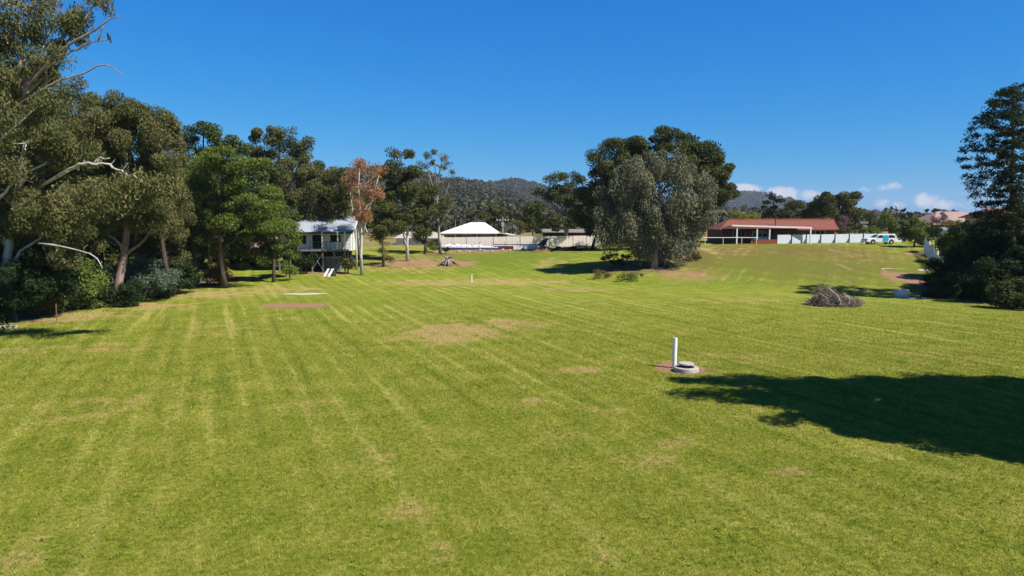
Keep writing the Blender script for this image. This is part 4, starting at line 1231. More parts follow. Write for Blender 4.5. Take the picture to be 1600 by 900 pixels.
xa, xb, ze = wx(688), wx(778), wz(363.5)
xra, xrb, zr = wx(735, D1 + 5), wx(758, D1 + 5), wz(347.5, D1 + 5)
MB().box(xa + 0.8, xb + 1.4, 1.2, 9.5, -0.1, ze - 0.05).build('wall', M_BRICK, H2)
rb = MB()
rb.slab([(xa, 0, ze), (xb, 0, ze), (xrb, 5, zr), (xra, 5, zr)], 0.07)
rb.slab([(xb, 0, ze), (xb, 10.5, ze), (xrb, 5, zr)], 0.07)
rb.slab([(xb, 10.5, ze), (xa, 10.5, ze), (xra, 5, zr), (xrb, 5, zr)], 0.07)
rb.slab([(xa, 10.5, ze), (xa, 0, ze), (xra, 5, zr)], 0.07)
xc = wx(805)
rb.slab([(xb + 0.003, 0, ze - 0.03), (xc, 0.2, wz(367)), (xc, 9.5, wz(367)), (xb + 0.003, 10.4, ze - 0.03)], 0.06)
roof = rb.build('roof', M_WHITEROOF, H2)
MB().box(xa, xb, -0.12, -0.004, ze - 0.2, ze + 0.01).build('gutter', M_WHITE, roof)
for px in (690, 712, 745, 775, 788):
    MB().box(wx(px) - 0.06, wx(px) + 0.06, 0.3, 0.42, -0.1, ze - 0.22).build('verandah_post', M_WHITE, H2)
for px in (697, 722, 752):
    window(H2, wx(px), wx(px) + 1.6, 0.9, 2.0, 1.2)
ant = MB()
ax, az_ = wx(712, D1 + 3), wz(357, D1 + 2)
ant.tube([(ax, 3, az_ + 0.2), (ax, 3, wz(344, D1 + 3))], 0.04)
ant.build('antenna_mast', M_STEEL, H2)


def power_pole(px, D, top, arm, label):
    b = gd(px, D)
    o = thing('power_pole', label, 'power pole', b)
    h = CAMZ + (HZ - top) / F * D - b.z
    MB().tube([(0, 0, -0.1), (0, 0, h)], [0.17, 0.13], 10).build('pole', BARK['pale'], o)
    MB().box(-arm, arm, -0.22, -0.135, h - 0.75, h - 0.6).build('crossarm', M_TIMBER, o)
    for x in (-arm + 0.1, -arm * 0.4, arm * 0.4, arm - 0.1):
        MB().lathe([(0.05, 0), (0.08, 0.08), (0.04, 0.2)], 8, (x, -0.18, h - 0.598)).build('insulator', M_WHITE, o)
    MB().lathe([(0.25, 0), (0.3, 0.1), (0.3, 0.7), (0.1, 0.8)], 10, (0.0, -0.45, h - 1.8)).build('transformer', M_STEEL, o)


power_pole(785.5, 136, 339, 1.2, 'pale power pole with crossarm behind the white roofed house')
power_pole(1347, 124, 343, 0.7, 'pale power pole behind the white fence at right')
power_pole(1117, 150, 318, 0.6, 'power pole showing beside the right edge of the central trees')


# --- fences
def fence(label, pts, n, h, mat, pmat, name='fence', brace=False, pw=0.05):
    a, b = Vector(pts[0]), Vector(pts[1])
    o = thing(name, label, 'fence', a)
    d = b - a
    ang = math.atan2(d.y, d.x)
    o.rotation_euler.z = ang
    ln = math.hypot(d.x, d.y)
    w = ln / n
    for i in range(n + 1):
        zx = float(gz(a.x + d.x * i / n, a.y + d.y * i / n)) - a.z
        MB().box(i * w - pw, i * w + pw, -0.08, 0.05, zx - 0.2, zx + h + 0.04).build('post', pmat, o)
        if brace and i < n:  # adds a dark plate imitating the shadow shapes low on each panel
            MB().slab([(i * w + w - 0.6, -0.06, zx + 0.02), (i * w + w - pw, -0.06, zx + 0.02), (i * w + w - pw, -0.06, zx + 0.8), (i * w + w - 0.2, -0.06, zx + 0.65)], 0.02).build('shadow_plate', M_SHADOW, o)
        if i < n:
            z2 = float(gz(a.x + d.x * (i + 1) / n, a.y + d.y * (i + 1) / n)) - a.z
            MB().slab([(i * w + pw, -0.02, zx + 0.03), (i * w + w - pw, -0.02, z2 + 0.03), (i * w + w - pw, -0.02, z2 + h), (i * w + pw, -0.02, zx + h)], 0.03).build('panel', mat, o)
    return o


fence('long cream metal sheet fence along the top of the bank', (gd(688, 117), gd(937, 119)), 12, 1.85, M_CREAM, M_CREAM)
fence('pale grey white panel fence with dark posts right of the red roofed house', (gd(1213, 107.5), gd(1412, 112)), 9, 1.4, M_FENCE, M_DKSTEEL, brace=True, pw=0.065)  # brace adds no struts here, only the dark shadow plates
# low pieces in front of the cream fence
pb = gd(775, 112.5)
PW = thing('pool', 'long low above ground pool with navy band and white rim before the fence', 'pool', pb)
zb = float(gz(pb.x, pb.y)) - pb.z
pl = MB()
pl.lathe([(1, -0.15), (1, 0.42)], 40)
pl.v = [(x * 7.5 - 2.2, y * 1.6, z) for x, y, z in pl.v]
pl.build('pool_wall', M_WHITE, PW)
pl = MB()
pl.lathe([(1, -0.1), (1.012, 0.0), (1.012, 0.14), (1, 0.16)], 40)
pl.v = [(x * 7.55 - 2.2, y * 1.65, z + .1) for x, y, z in pl.v]
pl.build('pool_band', M_NAVY, PW)
ck_ = MB()
for k in range(16):
    x = -8.8 + k * 0.42
    sc1 = random.uniform(.5, 1.15)
    ck_.lathe([(0.1, 0.0), (0.5 * sc1, 0.05), (0.42 * sc1, 0.22 * sc1), (0.08, 0.42 * sc1)], 7, (x + random.uniform(-.2, .2), random.uniform(-.6, .3), 0.4))
ck_.build('pool_cover', M_WHITE, PW, True)
rw = gd(797, 111)
RWALL = thing('retaining_wall', 'low maroon and white retaining wall below the pool', 'wall', rw)
MB().box(-2.6, 0.55, 0, 0.15, -0.3, 0.55).build('board', M_MAROON, RWALL)
MB().box(0.556, 4.4, 0.01, 0.16, -0.3, 0.72).build('panel', M_WHITE, RWALL)
MB().box(-2.7, 5.8, -0.02, 0.2, 0.74, 0.86).build('capping', M_NAVY, RWALL)
pf0, pf1 = gd(690, 110), gd(848, 109.5)
PF = thing('wire_fence', 'thin dark wire fence in front of the pool', 'fence', pf0)
dv = pf1 - pf0
wr = MB()
for i in range(9):
    q = dv * (i / 8)
    zx = float(gz(pf0.x + q.x, pf0.y + q.y)) - pf0.z
    MB().tube([(q.x, q.y, zx - 0.2), (q.x, q.y, zx + 1.3)], 0.022, 6).build('post', M_DKSTEEL, PF)
for hh in (0.4, 0.8, 1.25):
    wr.tube([(dv.x * i / 8, dv.y * i / 8, float(gz(pf0.x + dv.x * i / 8, pf0.y + dv.y * i / 8)) - pf0.z + hh) for i in range(9)], 0.008, 4)
wr.build('wire', M_DKSTEEL, PF)
sl = gd(849, 111.5)
SL = thing('tilted_panel', 'black slanted panel leaning up against the cream fence', 'panel', sl)
MB().slab([(-0.95, -0.25, 0.55), (0.2, -0.25, 0.55), (0.85, 0.35, 1.7), (0.15, 0.35, 1.7)], 0.06).build('sheet', M_BLACK, SL)
fr = MB()
fr.tube([(-0.7, -0.2, -0.1), (-0.7, -0.2, 0.52)], 0.03)
fr.tube([(0.55, 0.42, -0.1), (0.5, 0.40, 1.5)], 0.03)
fr.tube([(0.1, -0.2, -0.1), (0.1, -0.2, 0.52)], 0.03)
fr.build('stand', M_DKSTEEL, SL)
sh_ = gd(905, 124)
SHD = thing('carport', 'long low flat roofed carport behind the cream fence', 'carport', sh_)
MB().slab([(-6.5, 0, 2.35), (5.5, 0, 2.25), (5.5, 6, 2.75), (-6.5, 6, 2.85)], 0.1).build('roof', M_TIMBER, SHD)
for x in (-6, -2, 2, 5):
    MB().box(x - 0.07, x + 0.07, 0.2, 0.34, -0.1, 2.2).build('post', M_DARKWOOD, SHD)
MB().box(-6.2, 5.2, 5.7, 5.85, -0.1, 2.2).build('wall', M_BRICK, SHD)


def heap(name, label, cat, loc, rx, ry, h, mat, seed, n=26):
    rng = np.random.default_rng(seed)
    mb = MB()
    vs, fs = [], []
    for i in range(n):
        for j in range(n):
            u, v = i / (n - 1) * 2 - 1, j / (n - 1) * 2 - 1
            r = math.hypot(u, v)
            z = h * max(0, 1 - r ** 1.6) * (0.75 + 0.35 * math.sin(u * 5 + seed) * math.cos(v * 4.3)) + rng.normal() * 0.05 * h * (r < 1)
            vs.append((u * rx, v * ry, z - 0.08))
    for i in range(n - 1):
        for j in range(n - 1):
            fs.append((i * n + j, (i + 1) * n + j, (i + 1) * n + j + 1, i * n + j + 1))
    mb.add(vs, fs)
    o = mb.build(name, mat)
    o.location = loc
    tag(o, label, cat)
    return o


heap('earth_heap', 'rusty orange heap of earth at the end of the cream fence', 'heap', gd(852, 106), 2.2, 1.5, 1.0, M_RUST, 3)
heap('mulch_heap', 'black heap of garden waste beside the rusty earth', 'heap', gd(885, 105), 2.5, 1.6, 1.0, M_JUNK, 5)


def brush(name, label, loc, R, Hh, n, thick, seed, mat='dead', pale=8, parts=True):
    rng = np.random.default_rng(seed)
    o = thing(name, label, 'branches', loc)
    fine = MB()
    for i in range(n):
        th = rng.uniform(0, 2 * PI)
        r = R * math.sqrt(rng.random()) * 0.9
        zc = Hh * (1 - (r / R) ** 1.5) * rng.uniform(0.15, 0.95) * (0.78 + 0.34 * math.cos(4.2 * r * math.cos(th) / R + 1.6))
        c = np.array([r * math.cos(th), 0.6 * r * math.sin(th), zc])
        d = unit(np.array([[rng.normal() * 1.2, rng.normal(), rng.normal() * 0.55 + 0.15]]))[0]
        ln = rng.uniform(0.5, 1.4) * R * 0.5
        p = [c + d * ln * (t - 0.5) + rng.normal(size=3) * 0.06 * ln for t in (0, 0.33, 0.66, 1)]
        for q in p:
            q[2] = max(q[2], 0.02)
        tk_ = thick * rng.uniform(0.4, 1.0)
        fine.tube(p, [tk_, tk_ * .8, tk_ * .6, tk_ * .25], 4)
        for _ in range(2):
            e = p[2] + unit(np.array([rng.normal(size=3)]))[0] * ln * 0.35
            e[2] = max(e[2], 0.02)
            fine.tube([p[1 + _], (p[1 + _] + e) / 2 + rng.normal(size=3) * 0.03, e], [tk_ * .5, tk_ * .35, tk_ * .15], 4)
    for i in range(pale):
        x = rng.uniform(-0.8, 0.8) * R
        zc = Hh * 0.5 * (1 - abs(x) / R)
        p = [np.array([x, -0.5 * R * (1 - abs(x / R) * .6), 0.05]), np.array([x + rng.normal() * .2, -0.45 * R * (1 - abs(x / R) * .5), zc * rng.uniform(.5, 1.2) + .1]),
             np.array([x + rng.normal() * .45, -0.3 * R, zc * 1.5 + .15])]
        MB().tube(p, [thick * 1.8, thick * 1.5, thick * .7], 6).build('limb', BARK['white'], o)
    fine.build('twig', BARK[mat], o)
    return o


brush('brush_pile', 'grey brown heap of cut branches standing alone on the lawn', gp(1303, 477), 2.35, 2.0, 560, 0.032, 7, pale=5)
brush('brush_pile', 'upright brown twigs heaped against the right end of the cream fence', gd(912, 108), 2.4, 1.5, 260, 0.03, 8, 'brown', 0)

st = thing('tree_stump', 'upturned grey tree stump with spread roots on a bare patch', 'stump', gp(700, 414))
mb = MB()
mb.lathe([(0.75, -0.1), (0.55, 0.25), (0.42, 0.7), (0.5, 1.0), (0.2, 1.05)], 12)
mb.v = [(x * (1 + .25 * math.sin(5 * z + x * 3)), y * 0.9, z * (1 + .15 * math.sin(6 * x))) for x, y, z in mb.v]
rngs = np.random.default_rng(4)
for i in range(16):
    w = 2 * PI * i / 16 + rngs.normal() * 0.15
    r = rngs.uniform(1.0, 2.1)
    mb.tube([(0.3 * math.cos(w), 0.3 * math.sin(w), 0.75), (0.65 * r * math.cos(w), 0.65 * r * math.sin(w), 0.35 * rngs.uniform(.6, 1.4)), (r * math.cos(w), r * math.sin(w), -0.05)], [0.2, 0.13, 0.05], 6)
for i in range(9):
    w = rngs.uniform(0, 2 * PI)
    mb.tube([(0, 0, 0.8), (0.4 * math.cos(w), 0.4 * math.sin(w), 1.1), (0.8 * math.cos(w), 0.8 * math.sin(w), rngs.uniform(.9, 1.45))], [0.16, 0.1, 0.03], 5)
mb.build('root_ball', BARK['dead'], st)

for i in range(14):
    px = 690 + i * 11.5 + random.uniform(-4, 4)
    b = gd(px, 108.5 + random.uniform(-1, 1))
    mb = MB()
    rr = random.uniform(0.16, 0.32)
    mb.lathe([(rr * .7, -.1), (rr, rr * .3), (rr * .8, rr * .7), (rr * .3, rr * .85)], 8)
    mb.v = [(x * 1.4 * random.uniform(.85, 1.15), y * random.uniform(.85, 1.15), z) for x, y, z in mb.v]
    o = mb.build('rock', M_ROCK)
    o.location = b
    o.rotation_euler.z = random.uniform(0, 3)
    tag(o, 'small pale rock in the loose row below the cream fence', 'rock', 'rocks below the cream fence')

# --- red tiled house at the right
D2 = 112.0
rbb = gd(1220, D2)
H3 = thing('brick_house', 'long brown brick house with terracotta tiled roof and white edged patio', 'house', rbb)


def qx(px, Y=D2):
    return (px - 800) / F * Y - rbb.x


def qz(py, Y=D2):
    return CAMZ + (HZ - py) / F * Y - rbb.z


ze = qz(358.5)
xa, xb = qx(1124), qx(1310)
MB().box(xa + 0.6, xb - 0.5, 0.6, 9.4, -0.1, ze - 0.02).build('wall', M_BRICK, H3)
zr = qz(343.5, D2 + 5)
x1, x2 = qx(1136, D2 + 5), qx(1301, D2 + 5)
rb = MB()
rb.slab([(xa, 0, ze), (xb, 0, ze), (x2, 5, zr), (x1, 5, zr)], 0.08)
rb.slab([(xb, 0, ze), (xb, 10, ze), (x2, 5, zr)], 0.08)
rb.slab([(xb, 10, ze), (xa, 10, ze), (x1, 5, zr), (x2, 5, zr)], 0.08)
rb.slab([(xa, 10, ze), (xa, 0, ze), (x1, 5, zr)], 0.08)
roof = rb.build('roof', M_TILE, H3)
MB().tube([(x1, 5, zr + 0.04), (x2, 5, zr + 0.04)], 0.13, 8).build('ridge_cap', M_TILE, roof)
MB().tube([(qx(1217), 2, ze + 0.6), (qx(1217), 2, qz(340, D2 + 2))], 0.09, 8).build('flue', M_DKSTEEL, roof)
MB().box(xa + 0.05, xb - 0.05, -0.13, -0.004, ze - 0.17, ze - 0.02).build('gutter', M_MAROON, roof)
yp = -4.5
pz = lambda py: qz(py, D2 + yp)
pxx = lambda px: qx(px, D2 + yp)
pa = MB()
pa.slab([(pxx(1143), yp, pz(351.5)), (pxx(1266), yp, pz(355)), (pxx(1266), 0.5, ze + 0.35), (pxx(1143), 0.5, ze + 0.35)], 0.06)
pat = pa.build('patio_roof', M_WHITEROOF, H3)
MB().slab([(pxx(1142), yp - 0.05, pz(353.6)), (pxx(1267), yp - 0.05, pz(357)), (pxx(1267), yp - 0.05, pz(354.6)), (pxx(1142), yp - 0.05, pz(351.2))], 0.045).build('fascia', M_WHITE, pat)
gpz = float(gz(rbb.x, D2 + yp)) - rbb.z
for px in (1151, 1182.5, 1202, 1266):
    MB().box(pxx(px) - 0.09, pxx(px) + 0.09, yp + 0.1, yp + 0.28, gpz - 0.1, pz(353) - 0.12 if px < 1250 else pz(356.5)).build('patio_post', M_WHITE, H3)
MB().box(pxx(1172), pxx(1213), yp - 0.2, yp, gpz - 0.2, pz(374)).build('patio_wall', M_REDBRICK, H3)
rl = MB()
rl.tube([(pxx(1095), yp - 0.4, pz(371)), (pxx(1182), yp - 0.4, pz(371))], 0.05)
for px in (1100, 1128, 1157, 1180):
    rl.tube([(pxx(px), yp - 0.4, gpz - 0.1), (pxx(px), yp - 0.4, pz(371))], 0.04)
rl.build('handrail', M_WHITE, H3)
for a, b in ((1176, 1199), (1146, 1166)):
    window(H3, qx(a), qx(b), 0.9, 2.0, 0.6, M_WHITE, 2)
window(H3, qx(1275), qx(1290), 0.9, 2.0, 0.6, M_WHITE, 1)
tb_ = thing('covered_table', 'teal covered table standing under the patio roof', 'table', (rbb.x + qx(1208), D2 - 1.2, rbb.z))
MB().box(-0.9, 0.7, -0.5, 0.5, 0.0, 0.95).build('cover', M_TEAL, tb_, bev=0.08)
MB().lathe([(0.5, 0), (0.4, 0.25), (0.1, 0.35)], 12, (0.1, 0, 0.953)).build('dome', M_TEAL, tb_, True)
bs = thing('bench', 'long pale blue bench under the patio roof', 'bench', (rbb.x + qx(1188), D2 - 1.6, rbb.z))
MB().box(-1.6, 0.9, -0.25, 0.25, 0.42, 0.5).build('seat', M_FENCE, bs)
MB().box(-1.6, 0.9, 0.255, 0.31, 0.45, 0.95).build('backrest', M_FENCE, bs)
for x in (-1.45, 0.75):
    MB().box(x - 0.05, x + 0.05, -0.2, 0.2, -0.02, 0.415).build('leg', M_DKSTEEL, bs)

# --- houses at the right
kb = gd(1500, 122)
H4 = thing('brick_house', 'house showing only its pinkish tiled hip roof above the right shrubs', 'house', kb)
zt, zl = CAMZ + (HZ - 330) / F * 122 - kb.z, CAMZ + (HZ - 350) / F * 122 - kb.z
MB().box(-4.5, 8.5, 0.5, 9.5, -0.1, zl).build('wall', M_BRICK, H4)
rb = MB()
rb.slab([(-5.2, 0, zl - .1), (9, 0, zl - .1), (3, 5, zt), (-1.5, 5, zt)], 0.08)
rb.slab([(9, 0, zl - .1), (9, 10, zl - .1), (3, 5, zt)], 0.08)
rb.slab([(9, 10, zl - .1), (-5.2, 10, zl - .1), (-1.5, 5, zt), (3, 5, zt)], 0.08)
rb.slab([(-5.2, 10, zl - .1), (-5.2, 0, zl - .1), (-1.5, 5, zt)], 0.08)
rb.build('roof', M_TILEPINK, H4)
window(H4, -3, -1.2, zl - 2, zl - .8, 0.5)
kb = gd(1573, 82)
H5 = thing('brick_house', 'house with terracotta roof corner showing behind the big conifer', 'house', kb)
zt = CAMZ + (HZ - 330) / F * 82 - kb.z
MB().box(-1.3, 7, 0.4, 6, -0.1, zt - 0.75).build('wall', plain('cream_render', (0.55, 0.45, 0.36), 0.8, 0.2), H5)
rb = MB()
rb.slab([(-1.8, 0, zt - .7), (8, 0, zt - .7), (8, 3.2, zt + .4), (-0.6, 3.2, zt + .4)], 0.08)
rb.slab([(8, 6.6, zt - .7), (-1.8, 6.6, zt - .7), (-0.6, 3.204, zt + .4), (8, 3.204, zt + .4)], 0.08)
rb.slab([(-1.8, 6.6, zt - .7), (-1.8, 0, zt - .7), (-0.6, 3.2, zt + .4)], 0.08)
rb.build('roof', M_TILE, H5)
window(H5, 0.2, 1.2, zt - 2.2, zt - 1.1, 0.4)
sd = gd(1493, 98)
S5 = thing('garden_shed', 'small pale metal shed roof among the shrubs under the pink tiles', 'shed', sd)
zt = CAMZ + (HZ - 355) / F * 98 - sd.z
MB().box(-1.6, 1.6, 0, 2.4, -0.1, zt - .35).build('wall', M_CREAM, S5)
MB().slab([(-1.8, -0.2, zt - .4), (1.8, -0.2, zt - .4), (1.8, 2.6, zt), (-1.8, 2.6, zt)], 0.06).build('roof', M_STEEL, S5)

# picket palings going away at right
PK = thing('picket_fence', 'pale blue grey paling fence running beside the right hedge', 'fence', gd(1443, 92))
a, b = gd(1444, 92), gd(1472, 77)
lo = Vector(PK.location)
for i in range(46):
    q = a.lerp(b, i / 45)
    zg = float(gz(q.x, q.y)) - lo.z
    hh = 1.75 + 0.12 * math.sin(i * 2.3)
    MB().box(q.x - lo.x - 0.012, q.x - lo.x + 0.012, q.y - lo.y - 0.11, q.y - lo.y + 0.11, zg - 0.05, zg + hh).build('paling', M_FENCE, PK)
    if i % 11 == 0:
        MB().box(q.x - lo.x + 0.06, q.x - lo.x + 0.2, q.y - lo.y - 0.07, q.y - lo.y + 0.07, zg - 0.2, zg + 2.15).build('post', M_WHITE, PK)
for hh in (0.4, 1.4):
    MB().tube([(a.x - lo.x + 0.035, a.y - lo.y, float(gz(a.x, a.y)) - lo.z + hh), (b.x - lo.x + 0.035, b.y - lo.y, float(gz(b.x, b.y)) - lo.z + hh)], 0.022, 4).build('rail', M_TIMBER, PK)

# --- station wagon
cb = gp(1374, 380.5)
cb.y = 104.5
cb = gd(1373, 104.5)
CAR = thing('station_wagon', 'white and blue station wagon parked before the pale fence', 'car', cb)


def arch(cx, r, n=7):
    return [(cx + r * math.cos(PI * i / n), 0.34 + r * math.sin(PI * i / n) * 1.05) for i in range(n + 1)]


prof = [(-2.3, 0.35), (-2.32, 0.62), (-2.2, 0.86), (-1.1, 0.98), (-0.45, 1.44), (1.75, 1.46), (2.2, 1.0), (2.3, 0.6), (2.26, 0.34)]
low = arch(1.35, 0.37) + [(0, 0.28)] + arch(-1.4, 0.37)
body = prof + low
mb = MB()
mb.prism(body[::-1], -0.85, 0.85)
bd = mb.build('body', M_CARWHITE, CAR, bev=0.05)
for (p, nm, mt) in (([(-0.92, 1.0), (-0.42, 1.38), (0.05, 1.39), (0.05, 1.0)], 'window', M_GLASS), ([(0.12, 1.0), (0.12, 1.39), (0.85, 1.39), (0.85, 1.0)], 'window', M_CARBLUE),
                    ([(0.92, 1.0), (0.92, 1.39), (1.66, 1.4), (1.95, 1.02)], 'window', M_GLASS), ([(0.06, 0.42), (0.06, 0.985), (0.98, 0.985), (0.9, 0.75), (0.82, 0.45)], 'door', M_CARBLUE)):
    for s in (-1, 1):
        q = [(x, s * 0.866, z) for x, z in p]
        MB().slab(q if s > 0 else q[::-1], 0.012 if True else 0).build(nm, mt, CAR)
for s in (-1, 1):
    for x in (-1.4, 1.35):
        wl = thing('wheel', None, None, (x, s * 0.74, 0.33))
        wl.parent = CAR
        q = MB()
        q.lathe([(0.19, -0.1), (0.32, -0.1), (0.335, -0.06), (0.335, 0.06), (0.32, 0.1), (0.19, 0.1)], 20)
        q.v = [(x_, z_, y_) for x_, y_, z_ in q.v]
        q.build('tyre', M_RUBBER, wl)
        q = MB()
        q.lathe([(0.186, -0.11), (0.186, 0.11)], 16)
        q.v = [(x_, z_, y_) for x_, y_, z_ in q.v]
        q.build('rim', M_RIM, wl)
    MB().box(-2.345, -2.3, s * 0.55 - 0.16, s * 0.55 + 0.16, 0.6, 0.76).build('headlight', M_GLASS, CAR)
    MB().box(2.24, 2.3, s * 0.7 - 0.07, s * 0.7 + 0.07, 0.7, 1.0).build('tail_light', M_MAROON, CAR)
MB().slab([(-1.05, -0.7, 1.02), (-1.05, 0.7, 1.02), (-0.5, 0.62, 1.42), (-0.5, -0.62, 1.42)][::-1], 0.02).build('windscreen', M_GLASS, CAR)

# ------------------------------------------------------------------ objects on the lawn
mh = gp(1072, 579)
MH = thing('manhole', 'round concrete inspection pit with raised lid on the bare patch', 'manhole', mh)
MB().lathe([(0.57, -0.1), (0.58, 0.02), (0.575, 0.17), (0.55, 0.2), (0.38, 0.205), (0.38, 0.05)], 36).build('pit_ring', M_CONC, MH)
MB().lathe([(0.26, 0.0), (0.26, 0.31)], 24).build('dark_gap', M_DARKWOOD, MH)  # dark colour stands in for the shade in the gap under the lid
MB().lathe([(0.34, 0.312), (0.36, 0.325), (0.36, 0.37), (0.34, 0.39), (0.1, 0.395)], 30).build('lid', M_CONC, MH)
vp = gp(1053.5, 574)
VP = thing('vent_pipe', 'thick white upright pipe standing beside the concrete pit', 'pipe', vp)
q = MB()
q.lathe([(0.105, -0.2), (0.105, 1.44), (0.1, 1.46), (0.085, 1.46), (0.085, 1.2)], 24)
q.v = [(x + 0.012 * z, y, z) for x, y, z in q.v]
q.build('pipe', M_PVC, VP)
for i, (dx, dy, r) in enumerate([(0.22, -0.32, 0.09), (0.42, -0.3, 0.06), (0.1, -0.28, 0.05)]):
    q = MB()
    q.lathe([(r * .7, -.03), (r, r * .3), (r * .75, r * .7), (r * .3, r * .8)], 9)
    q.v = [(x * random.uniform(.8, 1.2) * 1.3, y * random.uniform(.8, 1.2), z) for x, y, z in q.v]
    o = q.build('rock', M_ROCK)
    o.location = (vp.x + dx, vp.y + dy, vp.z)
    tag(o, 'small pale stone on the bare earth beside the concrete pit', 'rock', 'stones beside the concrete pit')
ms_ = gp(737, 441)
o = thing('marker_post', 'thin white marker post at the far foot of the slope', 'post', ms_)
MB().tube([(0, 0, -0.2), (0, 0, 0.86)], 0.07, 10).build('post', M_PVC, o)
ct = gp(1408.5, 464)
CT = thing('concrete_tank', 'short pale concrete cylinder beside the right hedge', 'tank', ct)
MB().lathe([(0.62, -0.1), (0.63, 0.68), (0.6, 0.7), (0.5, 0.7), (0.5, 0.2), (0.02, 0.2)], 32).build('tank_wall', M_CONCPALE, CT)
o = thing('metal_picket', 'thin black metal picket behind the branch heap', 'picket', gp(1334, 466))
MB().box(-0.03, 0.03, -0.03, 0.03, -0.2, 0.95).build('post', M_DKSTEEL, o)
o = thing('garden_tap', 'little white standpipe tap on the slope foot near the concrete cylinder', 'tap', gp(1350, 459))
MB().tube([(0, 0, -0.1), (0, 0, 0.5)], 0.03, 8).build('pipe', M_PVC, o)
MB().tube([(0, 0, 0.45), (0.0, -0.15, 0.45), (0.0, -0.2, 0.38)], 0.025, 8).build('spout', M_STEEL, o)
o = thing('survey_peg', 'short white peg at the edge of the weeping tree', 'peg', gp(1039, 414))
MB().box(-0.06, 0.06, -0.03, 0.03, -0.1, 0.6).build('post', M_WHITE, o)
ps = gp(8, 513)
o = thing('timber_sleeper', 'pale timber sleeper lying in the grass at the left edge', 'timber', ps, None, 0.06)
MB().box(-1.5, 0.75, -0.12, 0.12, -0.03, 0.2).build('beam', plain('bleached_timber', (0.5, 0.42, 0.38), 0.85, 0.15, var=0.3, scale=4), o, bev=0.015)
MB().box(0.15, 0.24, -0.124, 0.124, 0.06, 0.206).build('dark_band', M_DARKWOOD, o)  # dark band set slightly proud of the beam, no recess cut
o = thing('metal_picket', 'thin rusty picket at the edge of the left wood', 'picket', gp(89, 501))
MB().box(-0.025, 0.025, -0.025, 0.025, -0.2, 1.2).build('post', M_RUST, o)
fl_ = gp(1398, 462)
o = thing('white_slab', 'flat pale slab lying in front of the concrete cylinder', 'slab', gp(1436, 466.5))
MB().box(-1.0, 0.9, -0.25, 0.25, -0.03, 0.07).build('slab', M_CONC, o, bev=0.01)
hs = gp(1392, 421)
o = thing('hose', 'pale bent hose lying in an arc on the slope', 'hose', hs)
MB().tube([(-1.1, 0, 0.03), (-0.9, 0.35, 0.05), (-0.3, 0.6, 0.07), (0.3, 0.55, 0.07), (0.8, 0.3, 0.05), (1.0, 0.05, 0.03)], 0.045, 8).build('tube', plain('pale_hose', (0.6, 0.52, 0.36), 0.6), o, True)

# bird on the bare bough
Yb = 36 - 1.0
bp = at(170, 61.5, Yb)
BIRD = tag(thing('bird', 'small dark bird perched on the bare branch tip against the sky', 'bird', bp), None)
q = MB()
q.tube([(0.11, 0, -0.17), (0.07, 0, -0.05), (0.03, 0, 0.06), (0.0, 0, 0.15), (-0.025, 0, 0.22), (-0.03, 0, 0.265), (-0.05, 0, 0.29), (-0.075, 0, 0.30)],
       [0.022, 0.035, 0.075, 0.08, 0.055, 0.05, 0.04, 0.012], 10)
q.build('body', M_FEATHER, BIRD, True)
MB().tube([(-0.08, 0, 0.30), (-0.13, 0, 0.285)], [0.014, 0.003], 6).build('beak', M_STEEL, BIRD)
for s in (-1, 1):
    MB().tube([(0.04, s * 0.02, 0.02), (0.015, s * 0.025, -0.03), (0.0, s * 0.02, -0.005)], 0.008, 5).build('leg', M_DKSTEEL, BIRD)
    MB().slab([(0.0, s * 0.085, 0.18), (0.05, s * 0.08, 0.02), (0.095, s * 0.035, -0.12), (0.05, s * 0.05, 0.15)], 0.01).build('wing', M_FEATHER, BIRD)

# ------------------------------------------------------------------ haze
hz_ = bpy.data.materials.new('haze_air')
hz_.use_nodes = True
nt = hz_.node_tree
nt.nodes.clear()
mo = nt.nodes.new('ShaderNodeOutputMaterial')
pv = nt.nodes.new('ShaderNodeVolumePrincipled')
pv.inputs['Color'].default_value = (0.72, 0.82, 1.0, 1)
pv.inputs['Density'].default_value = 0.00009
pv.inputs['Density Attribute'].default_value = ''
nt.links.new(pv.outputs[0], mo.inputs['Volume'])
HAZE = True
if HAZE:
    h = MB().box(-5000, 5000, -450, 5100, -2.0, 190).build('haze', hz_)
    tag(h, 'thin clear blue air between the lawn and the far hills', 'haze', kind='stuff')

# ------------------------------------------------------------------ sky and sun
w = bpy.data.worlds.new('World')
SC.world = w
w.use_nodes = True
wt = NT(w)
bgn = w.node_tree.nodes['Background']
sky = wt.add('ShaderNodeTexSky', sky_type='NISHITA')
sky.sun_disc = False
sky.sun_elevation = SUN_EL
sky.sun_rotation = math.atan2(SUN.x, SUN.y)
sky.altitude = 300
sky.air_density = 1.0
sky.dust_density = 0.25
sky.ozone_density = 3.0
EXPO = 0.6
SKY_STR = 0.05
sc_ = wt.add('ShaderNodeSeparateColor')
wt.link(sky.outputs[0], sc_.inputs[0])
hs_ = wt.add('ShaderNodeCombineColor')
for i, (a_, g_) in enumerate(((1.1, 2.32), (0.83, 0.87), (1.03, 0.375))):   # deep clear blue of a dry day
    v_ = wt.math('POWER', wt.math('MULTIPLY', sc_.outputs[i], 0.075), g_)
    wt.link(wt.math('MULTIPLY', v_, a_ / (2 ** EXPO * SKY_STR)), hs_.inputs[i])
gen = wt.add('ShaderNodeTexCoord').outputs['Generated']
sp = wt.add('ShaderNodeSeparateXYZ')
wt.link(gen, sp.inputs[0])
az = wt.math('DIVIDE', sp.outputs[0], wt.math('MAXIMUM', sp.outputs[1], 0.05))
el = wt.math('DIVIDE', sp.outputs[2], wt.math('MAXIMUM', sp.outputs[1], 0.05))
cmb = wt.add('ShaderNodeCombineXYZ')
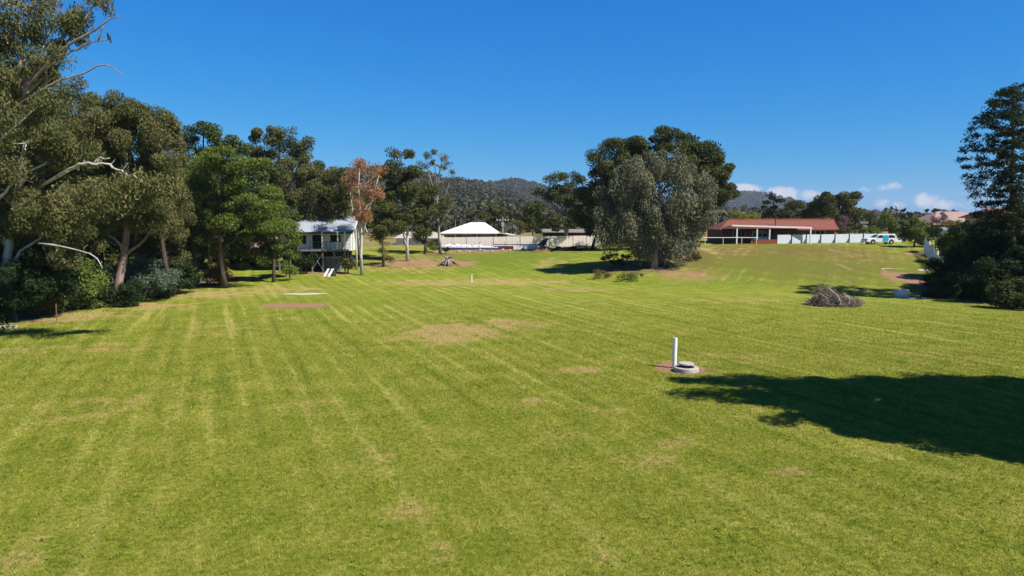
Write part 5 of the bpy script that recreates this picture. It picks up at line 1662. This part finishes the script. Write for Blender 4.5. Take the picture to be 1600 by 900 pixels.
wt.link(az, cmb.inputs[0])
wt.link(el, cmb.inputs[1])
cn = wt.noise(38, 6, 0.62, cmb.outputs[0], 0.3)
tot = None
for px, py, rx, ry, k in [(1160, 295, 26, 7, 1.0), (1222, 304, 30, 11, 1.0), (1255, 306, 22, 9, .85), (1345, 298, 14, 6, .6), (1388, 293, 24, 8, .7), (1372, 318, 16, 8, .7),
                          (1402, 320, 16, 7, .7), (1440, 314, 24, 11, .9), (1468, 320, 32, 9, .75), (1352, 276, 6, 7, .3), (1515, 322, 20, 8, .5), (1660, 300, 60, 14, .6)]:
    dx = wt.math('DIVIDE', wt.math('SUBTRACT', az, (px - 800) / F), rx / F)
    dy = wt.math('DIVIDE', wt.math('SUBTRACT', el, (HZ - py) / F), ry / F)
    r2 = wt.math('ADD', wt.math('MULTIPLY', dx, dx), wt.math('MULTIPLY', dy, dy))
    g = wt.math('MULTIPLY', wt.math('SUBTRACT', 1.0, wt.math('MULTIPLY', r2, 0.42), True), k)
    tot = g if tot is None else wt.math('MAXIMUM', tot, g)
deep = wt.rng(sp.outputs[2], 0.33, 0.85, 1.0, 0.30)
dn = wt.add('ShaderNodeCombineColor')
for i in range(3):
    wt.link(deep, dn.inputs[i])
skyg = wt.mix(1.0, hs_.outputs[0], dn.outputs[0], 'MULTIPLY')
cm = wt.rng(wt.math('ADD', tot, wt.math('MULTIPLY', wt.math('SUBTRACT', cn, 0.5), 1.5)), 0.38, 0.95, 0.0, 0.85)
cm = wt.math('MULTIPLY', cm, wt.rng(tot, 0.0, 0.15))
cv = 0.80 / SKY_STR / 2 ** EXPO
skyc = wt.mix(cm, skyg, (cv, cv * 0.99, cv * 1.02))
wt.link(skyc, bgn.inputs['Color'])
bgn.inputs['Strength'].default_value = SKY_STR

sl_ = bpy.data.lights.new('sun', 'SUN')
sl_.energy = 5.0
sl_.angle = math.radians(0.5)
sl_.color = (1.0, 0.955, 0.88)
so = bpy.data.objects.new('sun', sl_)
COL.objects.link(so)
so.rotation_euler = SUN.to_track_quat('Z', 'Y').to_euler()
so.location = (40, -20, 60)

# ------------------------------------------------------------------ camera and render settings
cam = bpy.data.cameras.new('camera')
cam.sensor_width = 36
cam.lens = 36 * F / 1600
cam.clip_end = 12000
cam.clip_start = 0.1
co = bpy.data.objects.new('camera', cam)
COL.objects.link(co)
co.location = (0, 0, CAMZ)
co.rotation_euler = (PI / 2 - PITCH, 0, 0)
SC.camera = co
SC.view_settings.view_transform = 'Standard'
SC.view_settings.look = 'None'
SC.view_settings.exposure = EXPO
SC.view_settings.gamma = 1.0
SC.render.engine = 'CYCLES'
cy = SC.cycles
cy.max_bounces = 5
cy.diffuse_bounces = 2
cy.glossy_bounces = 2
cy.transmission_bounces = 3
cy.transparent_max_bounces = 6
cy.volume_bounces = 0
cy.caustics_reflective = False
cy.caustics_refractive = False
cy.use_adaptive_sampling = False
cy.use_denoising = True
try:
    cy.denoiser = 'OPENIMAGEDENOISE'
except Exception:
    pass
